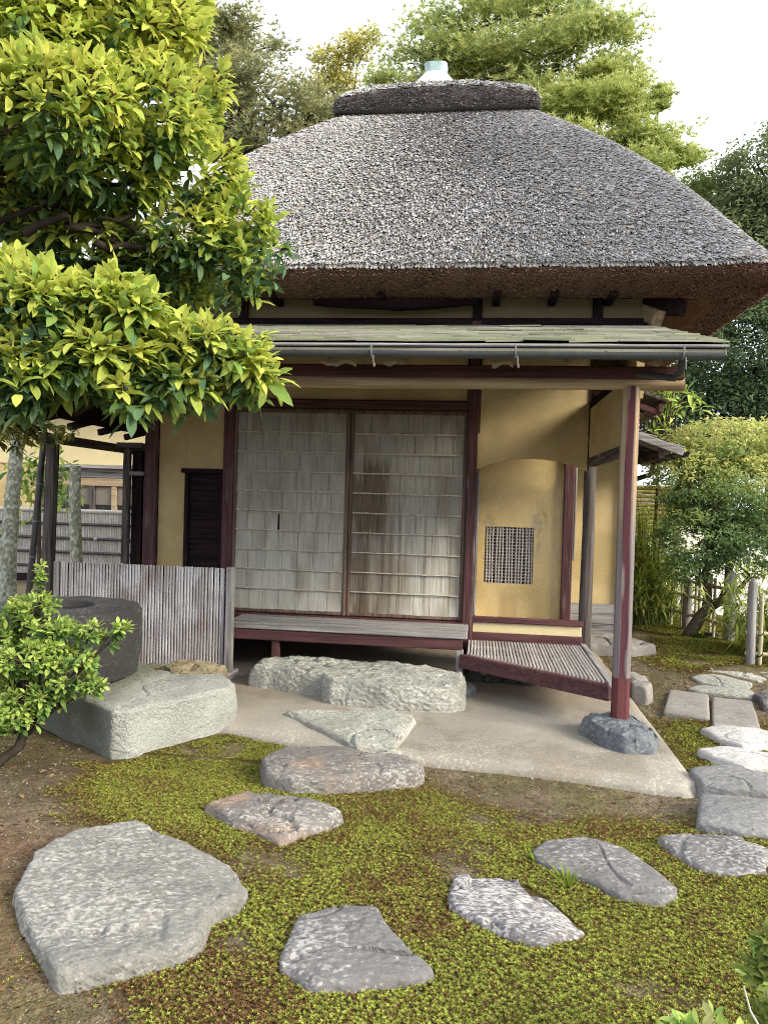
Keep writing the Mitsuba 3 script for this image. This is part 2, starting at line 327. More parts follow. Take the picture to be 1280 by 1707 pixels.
MOSS2 = Polygon([(2.3, -.95), (2.55, -.8), (2.9, -1.05), (3.6, -.3), (3.8, -1.2), (3.1, -2.2), (2.3, -2.2), (2.26, -1.7)])
MOSS3 = Polygon([(2.75, .9), (3.0, .65), (3.5, .95), (4.3, .95), (4.2, 4.2), (2.8, 4.2), (2.9, 3.2), (3.25, 2.9), (2.95, 2.0)])
def mossiness(x, y):
    pts = shapely.points(np.stack([x, y], -1))
    d = np.where(shapely.contains(MOSS, pts), 1, -1) * shapely.distance(MOSS.boundary, pts)
    d2 = np.where(shapely.contains(MOSS2, pts), 1, -1) * shapely.distance(MOSS2.boundary, pts)
    d3 = np.where(shapely.contains(MOSS3, pts), 1, -1) * shapely.distance(MOSS3.boundary, pts)
    d = np.maximum(np.maximum(d, d2), d3)
    q = np.stack([x, y, x * 0], -1)
    n1 = meshkit.fbm(q * 2.6, 4, 11); n2 = meshkit.fbm(q * 9, 3, 12)
    m = np.clip(.5 + d * 4.5 + (n1 - .5) * 1.3 + (n2 - .5) * .8, 0, 1)
    bald = np.clip((meshkit.fbm(q * 1.9 + 31, 3, 21) - .70) * 9, 0, 1)
    # bare patches of soil seen in the moss
    for (bx, by, br) in ((.33, -3.48, .20), (.42, -4.0, .13), (1.62, -4.02, .17), (1.15, -2.8, .15), (1.45, -2.55, .33), (1.9, -2.45, .3), (1.3, -4.5, .15)):
        bald = np.maximum(bald, .9 * np.clip(1.0 - np.hypot(x - bx, (y - by) * 1.3) / br + (n2 - .5) * 2.4 + (n1 - .5), 0, 1))
    m = m * (1 - bald)
    dry = np.clip((meshkit.fbm(q * 2.1 + 7, 4, 33) - .52) * 5, 0, 1)
    dry = np.maximum(dry, np.clip(1.1 - np.abs(d) * 7, 0, 1) * .8)
    return m, dry
def axis_lines(lo, hi, step, far):
    core = np.arange(lo, hi + 1e-6, step); out = []
    s = step; x = hi
    while x < far:
        s *= 1.35; x += s; out.append(x)
    left = []; s = step; x = lo
    while x > -far:
        s *= 1.35; x -= s; left.append(x)
    return np.concatenate([left[::-1], core, out])
gx, gy = axis_lines(-2.0, 4.2, .022, 400), axis_lines(-4.9, 2.2, .022, 400)
X, Y = np.meshgrid(gx, gy, indexing='ij')
xf, yf = X.ravel(), Y.ravel()
zf = hills(xf, yf)
m_, dry_ = mossiness(xf, yf)
q = np.stack([xf, yf, xf * 0], -1)
n1, n2, n3 = meshkit.fbm(q * 1.7, 4, 1), meshkit.fbm(q * 12, 4, 2), meshkit.noise(q * 45, 3)
soil = np.array([.135, .108, .078]) * (1 - n1[:, None]) + np.array([.215, .18, .125]) * n1[:, None]
soil = soil * (.7 + .6 * n2[:, None])
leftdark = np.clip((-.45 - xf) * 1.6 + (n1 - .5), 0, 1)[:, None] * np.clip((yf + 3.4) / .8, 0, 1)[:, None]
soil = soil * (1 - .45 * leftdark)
redl = np.clip((.1 - xf) * 2, 0, 1)[:, None] * np.clip((-3.2 - yf) * 2 + (n1 - .5) * 3, 0, 1)[:, None]
soil = soil * (1 - redl * .6) + np.array([.13, .062, .042]) * (.6 + .8 * n2[:, None]) * redl * .6
olive = np.clip((meshkit.fbm(q * 2.4 + 13, 3, 41) - .45) * 5, 0, 1)[:, None] * .55
soil = soil * (1 - olive) + np.array([.115, .108, .042]) * (.7 + .6 * n2[:, None]) * olive
sand = np.clip((yf - 1.2) / 1.5, 0, 1)[:, None] * np.clip((3.2 - xf) * 1.5, 0, 1)[:, None]
soil = soil * (1 - .6 * sand) + np.array([.34, .27, .18]) * .6 * sand * (.8 + .4 * n2[:, None])
pm = np.clip((meshkit.fbm(q * 2.2 + 3, 4, 51) - .3) * 4, 0, 1)[:, None] * np.clip((xf - 2.6) * 1.5, 0, 1)[:, None] * np.clip((yf - .2) * 1.2, 0, 1)[:, None] * np.clip((9 - yf) / 2, 0, 1)[:, None]
soil = soil * (1 - pm * .8) + (np.array([.10, .105, .022]) * (1 - n1[:, None]) + np.array([.20, .165, .03]) * n1[:, None]) * (.6 + .8 * n2[:, None]) * pm * .8
mossc = (np.array([.052, .036, .016]) * (1 - n2[:, None]) + np.array([.10, .09, .02]) * n2[:, None])
mossc = mossc * (1 - .6 * dry_[:, None]) + np.array([.065, .032, .02]) * .6 * dry_[:, None]
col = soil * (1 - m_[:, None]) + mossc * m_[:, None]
col *= (.75 + .5 * n3[:, None])
zf = zf + .008 * (n2 - .5) + .006 * m_ * (n3 - .3)
nx, ny = len(gx), len(gy)
I, J = np.meshgrid(np.arange(nx - 1), np.arange(ny - 1), indexing='ij')
a_ = (I * ny + J).ravel()
F = np.stack([a_, a_ + ny, a_ + ny + 1, a_ + 1], -1)
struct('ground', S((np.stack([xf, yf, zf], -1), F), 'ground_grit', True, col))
# pale gravel court beyond the bamboo fence
gp = Polygon([(2.2, 5.2), (4.3, 4.9), (4.9, 2.6), (9, 1.6), (30, 3), (30, 9), (3.0, 9.5)])
gv = extr(gp, GZ + .035, GZ + .045); struct('path', S(gv, 'pale_wall'))
# tamped earth apron under the house, edges rounded
ap = Polygon([(-1.75, -1.55), (-.55, -1.70), (-.1, -1.86), (.3, -2.02), (.75, -2.06), (1.3, -2.10), (1.8, -2.18), (2.2, -2.27), (2.27, -2.2), (2.275, 1.2), (2.0, 5), (-1.75, 5)])
ap = ap.buffer(-.03).buffer(.03)
rings = [(0.03, GZ - .10), (0.028, GZ + .01), (0.0, -.028), (-.010, -.014), (-.028, -.004), (-.06, 0.0)]
def ringed(poly, rings, n=420, top=True, jit=0.0, seed=0):
    """a solid whose outline follows the polygon, one offset per ring"""
    c = np.array(poly.exterior.coords)[:-1]
    if not poly.exterior.is_ccw: c = c[::-1]
    L = poly.exterior.length
    base = np.array([poly.exterior.interpolate(L * i / n).coords[0] for i in range(n)])
    if not poly.exterior.is_ccw: base = base[::-1]
    tang = np.roll(base, -1, 0) - np.roll(base, 1, 0); tang /= np.linalg.norm(tang, axis=1, keepdims=True)
    nor = np.stack([tang[:, 1], -tang[:, 0]], -1)
    for _ in range(3): nor = (np.roll(nor, 1, 0) + nor * 2 + np.roll(nor, -1, 0)) / 4
    nor /= np.linalg.norm(nor, axis=1, keepdims=True)
    V = []
    for off, z in rings:
        pp = base + nor * off
        V.append(np.column_stack([pp, np.full(n, z)]))
    V = np.vstack(V)
    if jit:
        V[:, :2] += (np.stack([meshkit.fbm(V * 7, 3, seed), meshkit.fbm(V * 7 + 5, 3, seed + 1)], -1) - .5) * jit
        V[:, 2] += (meshkit.fbm(V * 6 + 2, 3, seed + 2) - .5) * jit * .6
    F = []
    for i in range(len(rings) - 1):
        for j in range(n):
            k = (j + 1) % n
            F += [(i * n + j, i * n + k, (i + 1) * n + k), (i * n + j, (i + 1) * n + k, (i + 1) * n + j)]
    last = (len(rings) - 1) * n
    tp = Polygon(V[last:, :2])
    tv, tf = trimesh.creation.triangulate_polygon(tp if tp.is_valid else tp.buffer(0), engine='earcut')
    m = trimesh.Trimesh(V, np.array(F), process=False)
    kd = cKDTree(V[last:, :2]); z = V[last:, 2][kd.query(tv[:, :2])[1]]
    mt = trimesh.Trimesh(np.column_stack([tv[:, :2], z]), tf, process=False)
    if mt.face_normals[:, 2].mean() < 0: mt.invert()
    return cat([m, mt])
struct('pavement', S(ringed(ap, rings, 500, jit=.014, seed=3), 'concrete', 50))

# ------------------------------------------------------------------ stones
def stone(outline, ztop, depth=.16, na=150, nr=26, rough=.02, seed=0, slope=.92, dome=.012, flare=.012, step=0.0):
    o = np.array(outline, float); c = Polygon(o).centroid; c = np.array([c.x, c.y])
    poly = Polygon(o)
    poly = poly.buffer(-.012).buffer(.02)
    if poly.geom_type != 'Polygon': poly = max(poly.geoms, key=lambda g: g.area)
    L = poly.exterior.length
    b = np.array([poly.exterior.interpolate(L * i / na).coords[0] for i in range(na)]) - c
    if not poly.exterior.is_ccw: b = b[::-1]
    V = []
    R = np.linalg.norm(b, axis=1).mean()
    e = min(.035, R * .16)
    # side wall rings, then rounded shoulder, then the top
    prof = [(1 + flare / R * .9, ztop - depth), (1 + flare / R * .75, ztop - depth * .6), (1 + flare / R * .5, ztop - depth * .36), (1 + .2 * flare / R, ztop - e * 1.1), (1.0, ztop - e * .62)]
    for a in (25, 45, 65, 90):
        prof.append((1 - e / R * (1 - math.cos(math.radians(a))), ztop - e * .62 * (1 - math.sin(math.radians(a)))))
    s0 = prof[-1][0]
    for k in range(1, nr):
        s = s0 * (1 - k / nr); prof.append((s, ztop + dome * (1 - (s / s0) ** 2)))
    for s, z in prof: V.append(np.column_stack([b * s + c, np.full(na, z)]))
    V = np.vstack(V + [[[*c, ztop + dome]]])
    n = len(prof)
    off = seed * 13.7
    q = V + off
    amp = rough
    d = np.stack([meshkit.fbm(q * 6, 4, seed), meshkit.fbm(q * 6 + 9, 4, seed + 1), meshkit.fbm(q * 5 + 4, 4, seed + 2)], -1) - .5
    V = V + d * amp * np.array([1.5, 1.5, 1.6])
    V[:, 2] += (meshkit.fbm(q * np.array([16, 26, 16]), 4, seed + 3) - .5) * amp * .8
    fr = meshkit.fbm(q * 3.0 + 3, 2, seed + 4)
    V[:, 2] += np.where(np.abs(fr - .5) < .012, -.010, 0) * (amp / .02)
    if step:
        V[:, 2] -= step * np.clip((meshkit.fbm(q * 2.6 + 17, 2, seed + 8) - .52) * 30, 0, 1) * (V[:, 2] > ztop - .05)
    F = []
    for i in range(n - 1):
        for j in range(na):
            k = (j + 1) % na
            F += [(i * na + j, i * na + k, (i + 1) * na + k), (i * na + j, (i + 1) * na + k, (i + 1) * na + j)]
    for j in range(na):
        F.append(((n - 1) * na + j, (n - 1) * na + (j + 1) % na, n * na))
    return trimesh.Trimesh(V, np.array(F), process=False)
STEP = [
 ('stone_pale', .055, [(-.45, -3.9), (-.54, -3.64), (-.49, -3.42), (-.3, -3.3), (-.18, -3.39), (-.04, -3.45), (.22, -3.62), (.32, -3.74), (.32, -3.84), (.25, -3.94), (.27, -4.07), (.23, -4.14), (.09, -4.24), (-.06, -4.31), (-.11, -4.26), (-.31, -4.07)],
  'largest pale grey stepping stone, broad and flat, at the left edge of the moss', .024),
 ('stone_warm', .035, [(-.08, -3.03), (.04, -2.86), (.22, -2.89), (.42, -2.9), (.53, -3.01), (.49, -3.1), (.39, -3.23), (.33, -3.33), (.25, -3.27), (.09, -3.19)],
  'pointed triangular stepping stone with a rusty right corner, just behind the largest flat stone', .03),
 ('stone_warm', .04, [(-.01, -2.38), (.05, -2.22), (.34, -2.13), (.55, -2.22), (.75, -2.22), (.83, -2.32), (.8, -2.41), (.54, -2.55), (.39, -2.64), (.23, -2.67), (.08, -2.61)],
  'long grey brown stepping stone nearest the apron and the white stone set in its edge', .02),
 ('stone_purple', .035, [(.54, -3.86), (.64, -3.77), (.78, -3.77), (.85, -3.9), (.99, -4.08), (.96, -4.12), (.77, -4.19), (.65, -4.21), (.56, -4.14), (.54, -4.08)],
  'purple grey stepping stone with white veins, nearest the bottom edge of the picture', .02),
 ('stone_streak', .025, [(1.03, -3.61), (1.05, -3.49), (1.2, -3.43), (1.33, -3.49), (1.41, -3.61), (1.48, -3.76), (1.45, -3.79), (1.33, -3.86), (1.21, -3.83), (1.11, -3.75), (1.04, -3.67)],
  'dark stepping stone heavily streaked with white and chipped in the middle of its top', .03),
 ('stone_purple', .015, [(1.35, -3.2), (1.41, -3.08), (1.58, -3.01), (1.73, -3.1), (1.81, -3.24), (1.86, -3.4), (1.84, -3.46), (1.78, -3.52), (1.65, -3.5), (1.56, -3.41), (1.42, -3.32), (1.36, -3.26)],
  'long oval mottled stepping stone with a grass sprig growing beside it', .016),
 ('stone_purple', .015, [(1.9, -2.95), (2.13, -2.86), (2.26, -2.9), (2.35, -3.01), (2.34, -3.15), (2.27, -3.23), (2.11, -3.26), (2.0, -3.22), (1.94, -3.1)],
  'speckled oval stepping stone in front of the squarish slate slab at the right edge', .016),
 ('stone_slate', .025, [(2.22, -2.42), (2.56, -2.43), (2.65, -2.47), (2.52, -2.8), (2.4, -2.85), (2.26, -2.84), (2.11, -2.77)],
  'squarish blue grey slate stepping slab beside the front right corner of the apron', .01),
 ('stone_slate', .035, [(2.26, -2.09), (2.4, -2.0), (2.68, -2.08), (2.78, -2.15), (2.69, -2.37), (2.59, -2.34), (2.36, -2.33), (2.26, -2.29)],
  'stepping stone with a broken ledge across it, touching the right edge of the apron', .02),
 ('stone_white', .005, [(2.42, -1.62), (2.57, -1.53), (2.86, -1.61), (2.96, -1.69), (2.85, -1.88), (2.76, -1.88), (2.6, -1.89), (2.47, -1.76)],
  'white stepping stone next to the broken ledged stone, the nearer of the two white ones', .012),
 ('stone_white', .005, [(2.57, -1.16), (2.7, -1.05), (2.97, -1.1), (3.03, -1.21), (3.0, -1.4), (2.91, -1.46), (2.71, -1.52), (2.62, -1.37)],
  'white stepping stone next to the square pavers, the farther of the two white ones', .012),
 ('stone_green', -.005, [(2.8, .03), (2.91, .14), (3.29, .03), (3.27, -.09), (3.19, -.2), (2.83, -.06)], 'narrow grey stepping stone directly behind the two square pavers', .012),
 ('stone_green', -.005, [(2.93, .45), (3.03, .56), (3.21, .58), (3.38, .32), (3.3, .13), (3.08, .16), (2.95, .27)], 'long grey stepping stone, second behind the square pavers', .012),
 ('stone_green', -.005, [(3.13, .71), (3.28, .82), (3.55, .7), (3.59, .5), (3.47, .36), (3.32, .54)], 'mossy grey stepping stone, farthest along the path, in front of the tall fence post', .012),
 ('stone_green', -.005, [(3.53, .81), (3.74, .84), (3.83, .67), (3.72, .38), (3.6, .5)], 'greenish stepping stone at the foot of the bamboo fence on the right edge', .012),
 ('stone_purple', .03, [(3.24, -.17), (3.38, -.05), (3.48, -.11), (3.31, -.58), (3.18, -.53)], 'small purple stone cut by the right picture edge beside the square paver', .02)]
ST_POLY = []
for i, (m, z, o, lab, ro) in enumerate(STEP):
    whole('stepping_stone', S(stone(o, z, .17, seed=i + 1, rough=ro, step=.02 if i in (8, 4) else 0, nr=30), m, 60), lab, 'stepping stone', 'stepping stones across the moss')
    ST_POLY.append(Polygon(o))
for o, lab in (([(2.63, -.09), (2.89, -.165), (2.70, -.87), (2.43, -.75)], 'square cut grey paver on the left of the pair'),
               ([(2.905, -.25), (3.17, -.29), (2.97, -1.04), (2.68, -1.03)], 'square cut grey paver on the right of the pair')):
    whole('square_paver', S(stone(o, -.005, .12, seed=40 + len(lab), rough=.006, dome=.002, flare=.004), 'stone_paver', 60), lab, 'paver', 'pair of square pavers')
    ST_POLY.append(Polygon(o))
whole('apron_stone', S(stone([(-.11, -1.48), (-.04, -1.39), (.35, -1.34), (.67, -1.34), (.73, -1.47), (.68, -1.83), (.66, -2.02), (.45, -2.05), (.26, -1.86), (.09, -1.72)], .03, .16, seed=60, rough=.03, dome=.01), 'stone_green', 60),
      'whitish uneven stone set into the front edge of the apron, below the shoe stone', 'stone')
ST_POLY.append(Polygon([(-.11, -1.48), (.35, -1.34), (.73, -1.47), (.66, -2.04), (.45, -2.06)]))
whole('shoe_stone', S(stone([(-.52, -.80), (-.50, -.55), (-.2, -.44), (.35, -.46), (.8, -.56), (1.0, -.72), (1.0, -1.10), (.9, -1.17), (.5, -1.19), (.12, -1.13), (.06, -1.06), (.03, -.94), (-.2, -.90)], .172, .20, na=260, nr=30, seed=61, rough=.05, dome=.006, flare=.035), 'stone_green', 60),
      'long pale green shoe stone with a crack, lying below the veranda', 'stone')
# granite slab under the basin
whole('granite_slab', S(stone([(-1.62, -1.80), (-1.35, -2.00), (-.90, -2.29), (-.83, -2.26), (-.43, -1.68), (-.43, -1.58), (-.62, -1.30), (-1.1, -1.1), (-1.7, -1.2)], .212, .32, na=220, nr=36, seed=63, rough=.018, dome=.004, flare=.012), 'stone_granite', 60),
      'thick rough granite slab with a sharp corner, carrying the dark stone basin', 'stone')
ST_POLY.append(Polygon([(-1.72, -1.7), (-.88, -2.4), (-.32, -1.6), (-.6, -1.2), (-1.7, -1.2)]))
# basin
BX, BY = -1.59, -1.62
prof = [(0, .205), (.42, .205), (.475, .235), (.492, .36), (.498, .55), (.492, .64), (.478, .664), (.40, .674), (.205, .676), (.195, .668), (.19, .60), (.18, .52), (0, .50)]
bs = lathe([(max(r, 1e-4), z) for r, z in np.array(prof)], 96, BX, BY)
bs = bs.subdivide(); v = bs.vertices.copy(); v += (np.stack([meshkit.fbm(v * 9, 3, 1), meshkit.fbm(v * 9 + 4, 3, 2), meshkit.fbm(v * 9 + 8, 3, 3)], -1) - .5) * .012
basin = thing('stone_basin', 'round dark grey stone water basin with a hollow top, standing on the granite slab', 'basin')
part(basin, 'bowl', S(trimesh.Trimesh(v, bs.faces, process=False), 'basin_rock', 45))
scene['basin_water'] = {'type': 'principled', 'base_color': rgb(.012, .013, .014), 'roughness': .03, 'specular': .6}
w_ = trimesh.creation.cylinder(.183, .004, sections=40); w_.apply_translation([BX, BY, .628]); part(basin, 'water', S(w_, 'basin_water'))
whole('tan_rock', S(stone([(-1.12, -1.28), (-1.0, -1.10), (-.78, -1.06), (-.62, -1.16), (-.66, -1.34), (-.9, -1.42)], .228, .07, seed=70, rough=.07, dome=.03), 'stone_sand', 60),
      'low crumbly tan rock lying between the granite slab and the bamboo screen', 'rock')
whole('post_stone', S(stone([(1.80, -1.50), (1.83, -1.36), (1.98, -1.33), (2.12, -1.40), (2.16, -1.62), (2.10, -1.75), (1.97, -1.76), (1.86, -1.66)], .105, .13, seed=72, rough=.05, dome=.035, flare=.05), 'stone_blue', 60),
      'blue grey boulder under the foot of the porch post', 'stone')
whole('small_footing_stone', S(stone([(.90, -.62), (.92, -.46), (1.06, -.46), (1.10, -.58), (1.06, -.70), (.95, -.70)], .04, .06, seed=73, rough=.03), 'stone_slate', 60), 'small grey footing stone under the right veranda leg', 'stone')
whole('kerb_stone', S(stone([(2.28, -.42), (2.29, -.05), (2.36, .02), (2.43, -.1), (2.42, -.38), (2.36, -.46)], .10, .2, seed=74, rough=.03), 'stone_paver', 60), 'upright grey stone beside the apron, just right of the porch post', 'stone')
whole('flat_boulder', S(stone([(2.05, 1.62), (2.12, 1.95), (2.5, 2.0), (2.8, 1.75), (2.86, 1.45), (2.6, 1.30), (2.2, 1.35)], .07, .16, seed=75, rough=.03, dome=.03), 'stone_paver', 60), 'broad flat pale boulder behind the porch post in front of the annex', 'stone')
whole('round_stone', S(stone([(.44, -4.0), (.36, -3.97), (.35, -4.06), (.43, -4.1), (.49, -4.05)], GZ + .035, .08, seed=76, rough=.015), 'stone_paver', 60), 'small half buried round stone in the moss between the two nearest stepping stones', 'stone')
for i, (x, y) in enumerate(((1.1, -.2), (1.24, -.22), (1.38, -.2), (1.52, -.24), (1.66, -.2), (1.8, -.22))):
    oo = [(x + .055 * math.cos(a) * (1 + .2 * random.random()), y + .045 * math.sin(a)) for a in np.arange(8) * math.pi / 4]
    whole('dark_pebble', S(stone(oo, .06, .08, na=40, nr=8, seed=80 + i, rough=.02, dome=.02), 'stone_dark', 60), 'dark rounded cobble under the bamboo deck, %s of six' % ('leftmost', 'second from the left', 'third from the left', 'third from the right', 'second from the right', 'rightmost')[i], 'stone', 'row of cobbles under the bamboo deck')
for i, (x, y) in enumerate(((2.2, 2.08), (2.33, 2.06), (2.46, 2.09), (2.58, 2.06))):
    oo = [(x + .06 * math.cos(a), y + .05 * math.sin(a)) for a in np.arange(8) * math.pi / 4]
    whole('sill_stone', S(stone(oo, .045, .08, na=40, nr=8, seed=90 + i, rough=.02, dome=.015), 'stone_slate', 60), 'small round grey stone under the annex boards, %s of four' % ('leftmost', 'second from the left', 'second from the right', 'rightmost')[i], 'stone', 'row of stones under the annex boards')

# ------------------------------------------------------------------ moss
def moss(name, poly, n, seed, h=.016, keep=1.0):
    r = np.random.default_rng(seed)
    x0, y0, x1, y1 = poly.bounds
    x, y = r.uniform(x0 - .2, x1 + .2, n), r.uniform(y0 - .2, y1 + .2, n)
    m, dry = mossiness(x, y)
    ok = r.random(n) < m ** 1.3 * keep
    pts = shapely.points(np.stack([x, y], -1))
    for p in ST_POLY: ok &= ~shapely.contains(p.buffer(.012), pts)
    ok &= ~shapely.contains(ap.buffer(.01), pts)
    x, y, dry = x[ok], y[ok], dry[ok]; n = len(x)
    z = hills(x, y)
    b = 6
    size = h * r.uniform(.6, 1.25, n)
    ph = r.uniform(0, 6.28, n)
    tone = r.random(n)
    g = np.array([.10, .118, .024]) * (1 - tone[:, None]) + np.array([.38, .415, .085]) * tone[:, None]
    d = np.array([.085, .04, .022]) * (1 - tone[:, None]) + np.array([.22, .145, .065]) * tone[:, None]
    pick = (r.random(n) < .23 + .55 * dry)[:, None]
    c = np.where(pick, d, g)
    lift = r.uniform(0, .010, n)
    lean = np.stack([r.normal(0, .35, n), r.normal(0, .35, n)], -1)
    V = np.zeros((n, 3 * b, 3)); C = np.zeros((n, 3 * b, 3))
    for k in range(b):
        a = ph + k * 2 * np.pi / b
        el = .35 + .5 * (k % 2)
        out = np.stack([np.cos(a) * np.cos(el) + lean[:, 0] * .4, np.sin(a) * np.cos(el) + lean[:, 1] * .4, np.full(n, np.sin(el))], -1) * size[:, None]
        sd = np.stack([-np.sin(a), np.cos(a), a * 0], -1) * size[:, None] * .27
        base = np.stack([x, y, z + lift], -1)
        V[:, 3 * k] = base + out * .15 + sd; V[:, 3 * k + 1] = base + out * .15 - sd; V[:, 3 * k + 2] = base + out
        C[:, 3 * k:3 * k + 3] = (c * r.uniform(.75, 1.2, (n, 1)))[:, None]
    F = np.arange(n * 3 * b).reshape(-1, 3)
    k = pnum(name); scene[k] = S((V.reshape(-1, 3), F), 'vertex_matte', False, C.reshape(-1, 3))
    return k, n
k, n = moss('moss', MOSS, 290000, 5, .0085); labels[k] = {'label': 'olive and rust coloured star moss growing between the stepping stones', 'category': 'moss', 'kind': 'stuff'}
k, n = moss('moss', MOSS3, 42000, 8, .016); labels[k] = {'label': 'moss and low green ground cover under the leaning garden tree by the bamboo fence', 'category': 'moss', 'kind': 'stuff'}
k, n = moss('moss', MOSS2, 40000, 6, .011); labels[k] = {'label': 'olive moss beside the apron along the white stepping stones', 'category': 'moss', 'kind': 'stuff'}

# crumbs of soil, dry moss and needles lying on the bare ground
r = np.random.default_rng(91); n = 110000
x, y = r.uniform(-2.0, 4.2, n), r.uniform(-4.9, 2.2, n); m_s, d_s = mossiness(x, y); pts = shapely.points(np.stack([x, y], -1)); ok = r.random(n) > m_s * .9
for p in ST_POLY: ok &= ~shapely.contains(p.buffer(.01), pts)
ok &= ~shapely.contains(ap.buffer(.005), pts); x, y, d_s = x[ok], y[ok], d_s[ok]; n = len(x)
s = r.uniform(.0018, .006, n) * np.where(r.random(n) < .06, 2.2, 1); c0 = np.stack([x, y, hills(x, y) + s * .3], -1); t_ = r.random(n)[:, None]
cl = np.array([.055, .042, .03]) * (1 - t_) + np.array([.30, .25, .175]) * t_; cl = np.where(r.random(n)[:, None] < .25 + .3 * d_s[:, None], np.array([.11, .05, .03]) * (.6 + t_), cl); cl = np.where(r.random(n)[:, None] < .12, np.array([.13, .135, .035]) * (.6 + t_), cl)
V = c0[:, None] + r.normal(0, 1, (n, 4, 3)) * s[:, None, None] * np.array([1, 1, .45]); F = (np.arange(n)[:, None, None] * 4 + np.array([(0, 1, 2), (0, 2, 3), (0, 3, 1), (1, 3, 2)])[None]).reshape(-1, 3)
scene['soil_crumbs'] = S((V.reshape(-1, 3), F), 'vertex_matte', False, np.repeat(cl, 4, 0)); labels['soil_crumbs'] = {'label': 'loose crumbs of soil and dry moss scattered over the bare ground', 'category': 'soil', 'kind': 'stuff'}

mat('olive_bamboo', lambda p, n, uv: mix((.10, .095, .03), (.30, .26, .10), noise(p.x * 14, p.y * 40, p.z * 60)))
mat('green_wood_x', woodfn('x', (.12, .125, .10), (.26, .265, .22)))
# ------------------------------------------------------------------ the tea house
H = thing('tea_house', 'thatched yellow plastered tea house with weathered sliding doors and a shingled porch', 'house')
RX, RY, HX, HY = .50, 2.5, 2.80, 3.10      # roof centre and half sizes at the eave lip
def rrect(hx, hy, r, n=360):
    """points round a rounded rectangle, the same share of them on each side and corner"""
    r = min(r, hx * .9, hy * .9); pts = []; per = n // 4
    cs = [(hx - r, -(hy - r), -90), (hx - r, hy - r, 0), (-(hx - r), hy - r, 90), (-(hx - r), -(hy - r), 180)]
    ne, nc = int(per * .84), per - int(per * .84)
    for i in range(4):
        cx, cy, a0 = cs[i]; px_, py_, pa = cs[i - 1]
        s = np.array([px_ + r * math.cos(math.radians(pa + 90)), py_ + r * math.sin(math.radians(pa + 90))])
        e = np.array([cx + r * math.cos(math.radians(a0)), cy + r * math.sin(math.radians(a0))])
        for k in range(ne): pts.append(s + (e - s) * k / ne)
        for k in range(nc):
            a = math.radians(a0 + 90 * k / nc); pts.append((cx + r * math.cos(a), cy + r * math.sin(a)))
    return np.array(pts)
def roof_ring(t):
    """t = 0 at the eave lip, 1 under the ridge cap"""
    hx = HX + (1.06 - HX) * t + .13 * math.sin(math.pi * t); hy = HY + (.5 - HY) * t + .10 * math.sin(math.pi * t)
    z = 3.16 + 2.42 * t + .05 * math.sin(math.pi * t)
    p = rrect(hx, hy, .10 + .40 * (1 - t))
    return np.column_stack([p[:, 0] + RX, p[:, 1] + RY, np.full(len(p), z)])
def corner_lift(P, amt):
    cx = np.abs(P[:, 0] - RX) / HX; cy = np.abs(P[:, 1] - RY) / HY
    P = P.copy(); P[:, 2] += amt * np.clip((np.minimum(cx, cy) - .72) / .28, 0, 1) ** 2; return P
ts = np.linspace(0, 1, 26)
rings_t = [corner_lift(roof_ring(t), .09 * (1 - t) ** 3) for t in ts]
def under(off, z):
    p = rrect(HX - off, HY - off, .5 - off * .3); return corner_lift(np.column_stack([p[:, 0] + RX, p[:, 1] + RY, np.full(len(p), z)]), .06)
lower = [under(.80, 3.34), under(.46, 3.05), under(.40, 3.045), under(.2, 3.08), under(.03, 3.115)]
def loft(rings, closed_top=False):
    n = len(rings[0]); V = np.vstack(rings); F = []
    for i in range(len(rings) - 1):
        for j in range(n):
            k = (j + 1) % n
            F += [(i * n + j, i * n + k, (i + 1) * n + k), (i * n + j, (i + 1) * n + k, (i + 1) * n + j)]
    if closed_top:
        V = np.vstack([V, rings[-1].mean(0)]); c = len(V) - 1; o = (len(rings) - 1) * n
        F += [(o + j, o + (j + 1) % n, c) for j in range(n)]
    return trimesh.Trimesh(V, np.array(F), process=False)
def roughen(m, amp, f, seed):
    v = np.array(m.vertices); n = np.array(m.vertex_normals)
    m.vertices = v + n * ((meshkit.fbm(v * f, 3, seed) - .5) * amp)[:, None]; return m
roof = part(H, 'thatched_roof', S(roughen(loft(rings_t, True), .06, 3, 1), 'thatch_base', True), 'grey weathered thatched roof')
eave = part(H, 'thatch_eave', S(roughen(loft(lower + [rings_t[0]]), .03, 8, 2), 'thatch_under', True), 'thick brown cut underside of the thatch')
def straws(P, D, N, L, W, col, r, lift=.018, jit=.22):
    """stalks lying on a slope: P lower end, D down the slope, N off it; each is a tent of four faces and a closed end"""
    n = len(P)
    side = np.cross(N, D); side /= np.linalg.norm(side, axis=1, keepdims=True)
    a = r.normal(0, jit, n)[:, None]; d = D * np.cos(a) + side * np.sin(a); s = np.cross(N, d)
    lf = r.uniform(.2, 1.5, n)[:, None] * lift
    lo, hi = P + N * lf, P - d * L[:, None] + N * .002
    w = W[:, None]
    V = np.stack([hi - s * w / 2, hi + N * w * .5, hi + s * w / 2, lo - s * w / 2, lo + N * w * .6, lo + s * w / 2], 1)
    f = np.array([(0, 1, 4), (0, 4, 3), (1, 2, 5), (1, 5, 4), (3, 4, 5)])
    F = (np.arange(n)[:, None, None] * 6 + f[None]).reshape(-1, 3)
    return V.reshape(-1, 3), F, np.repeat(col, 6, 0)
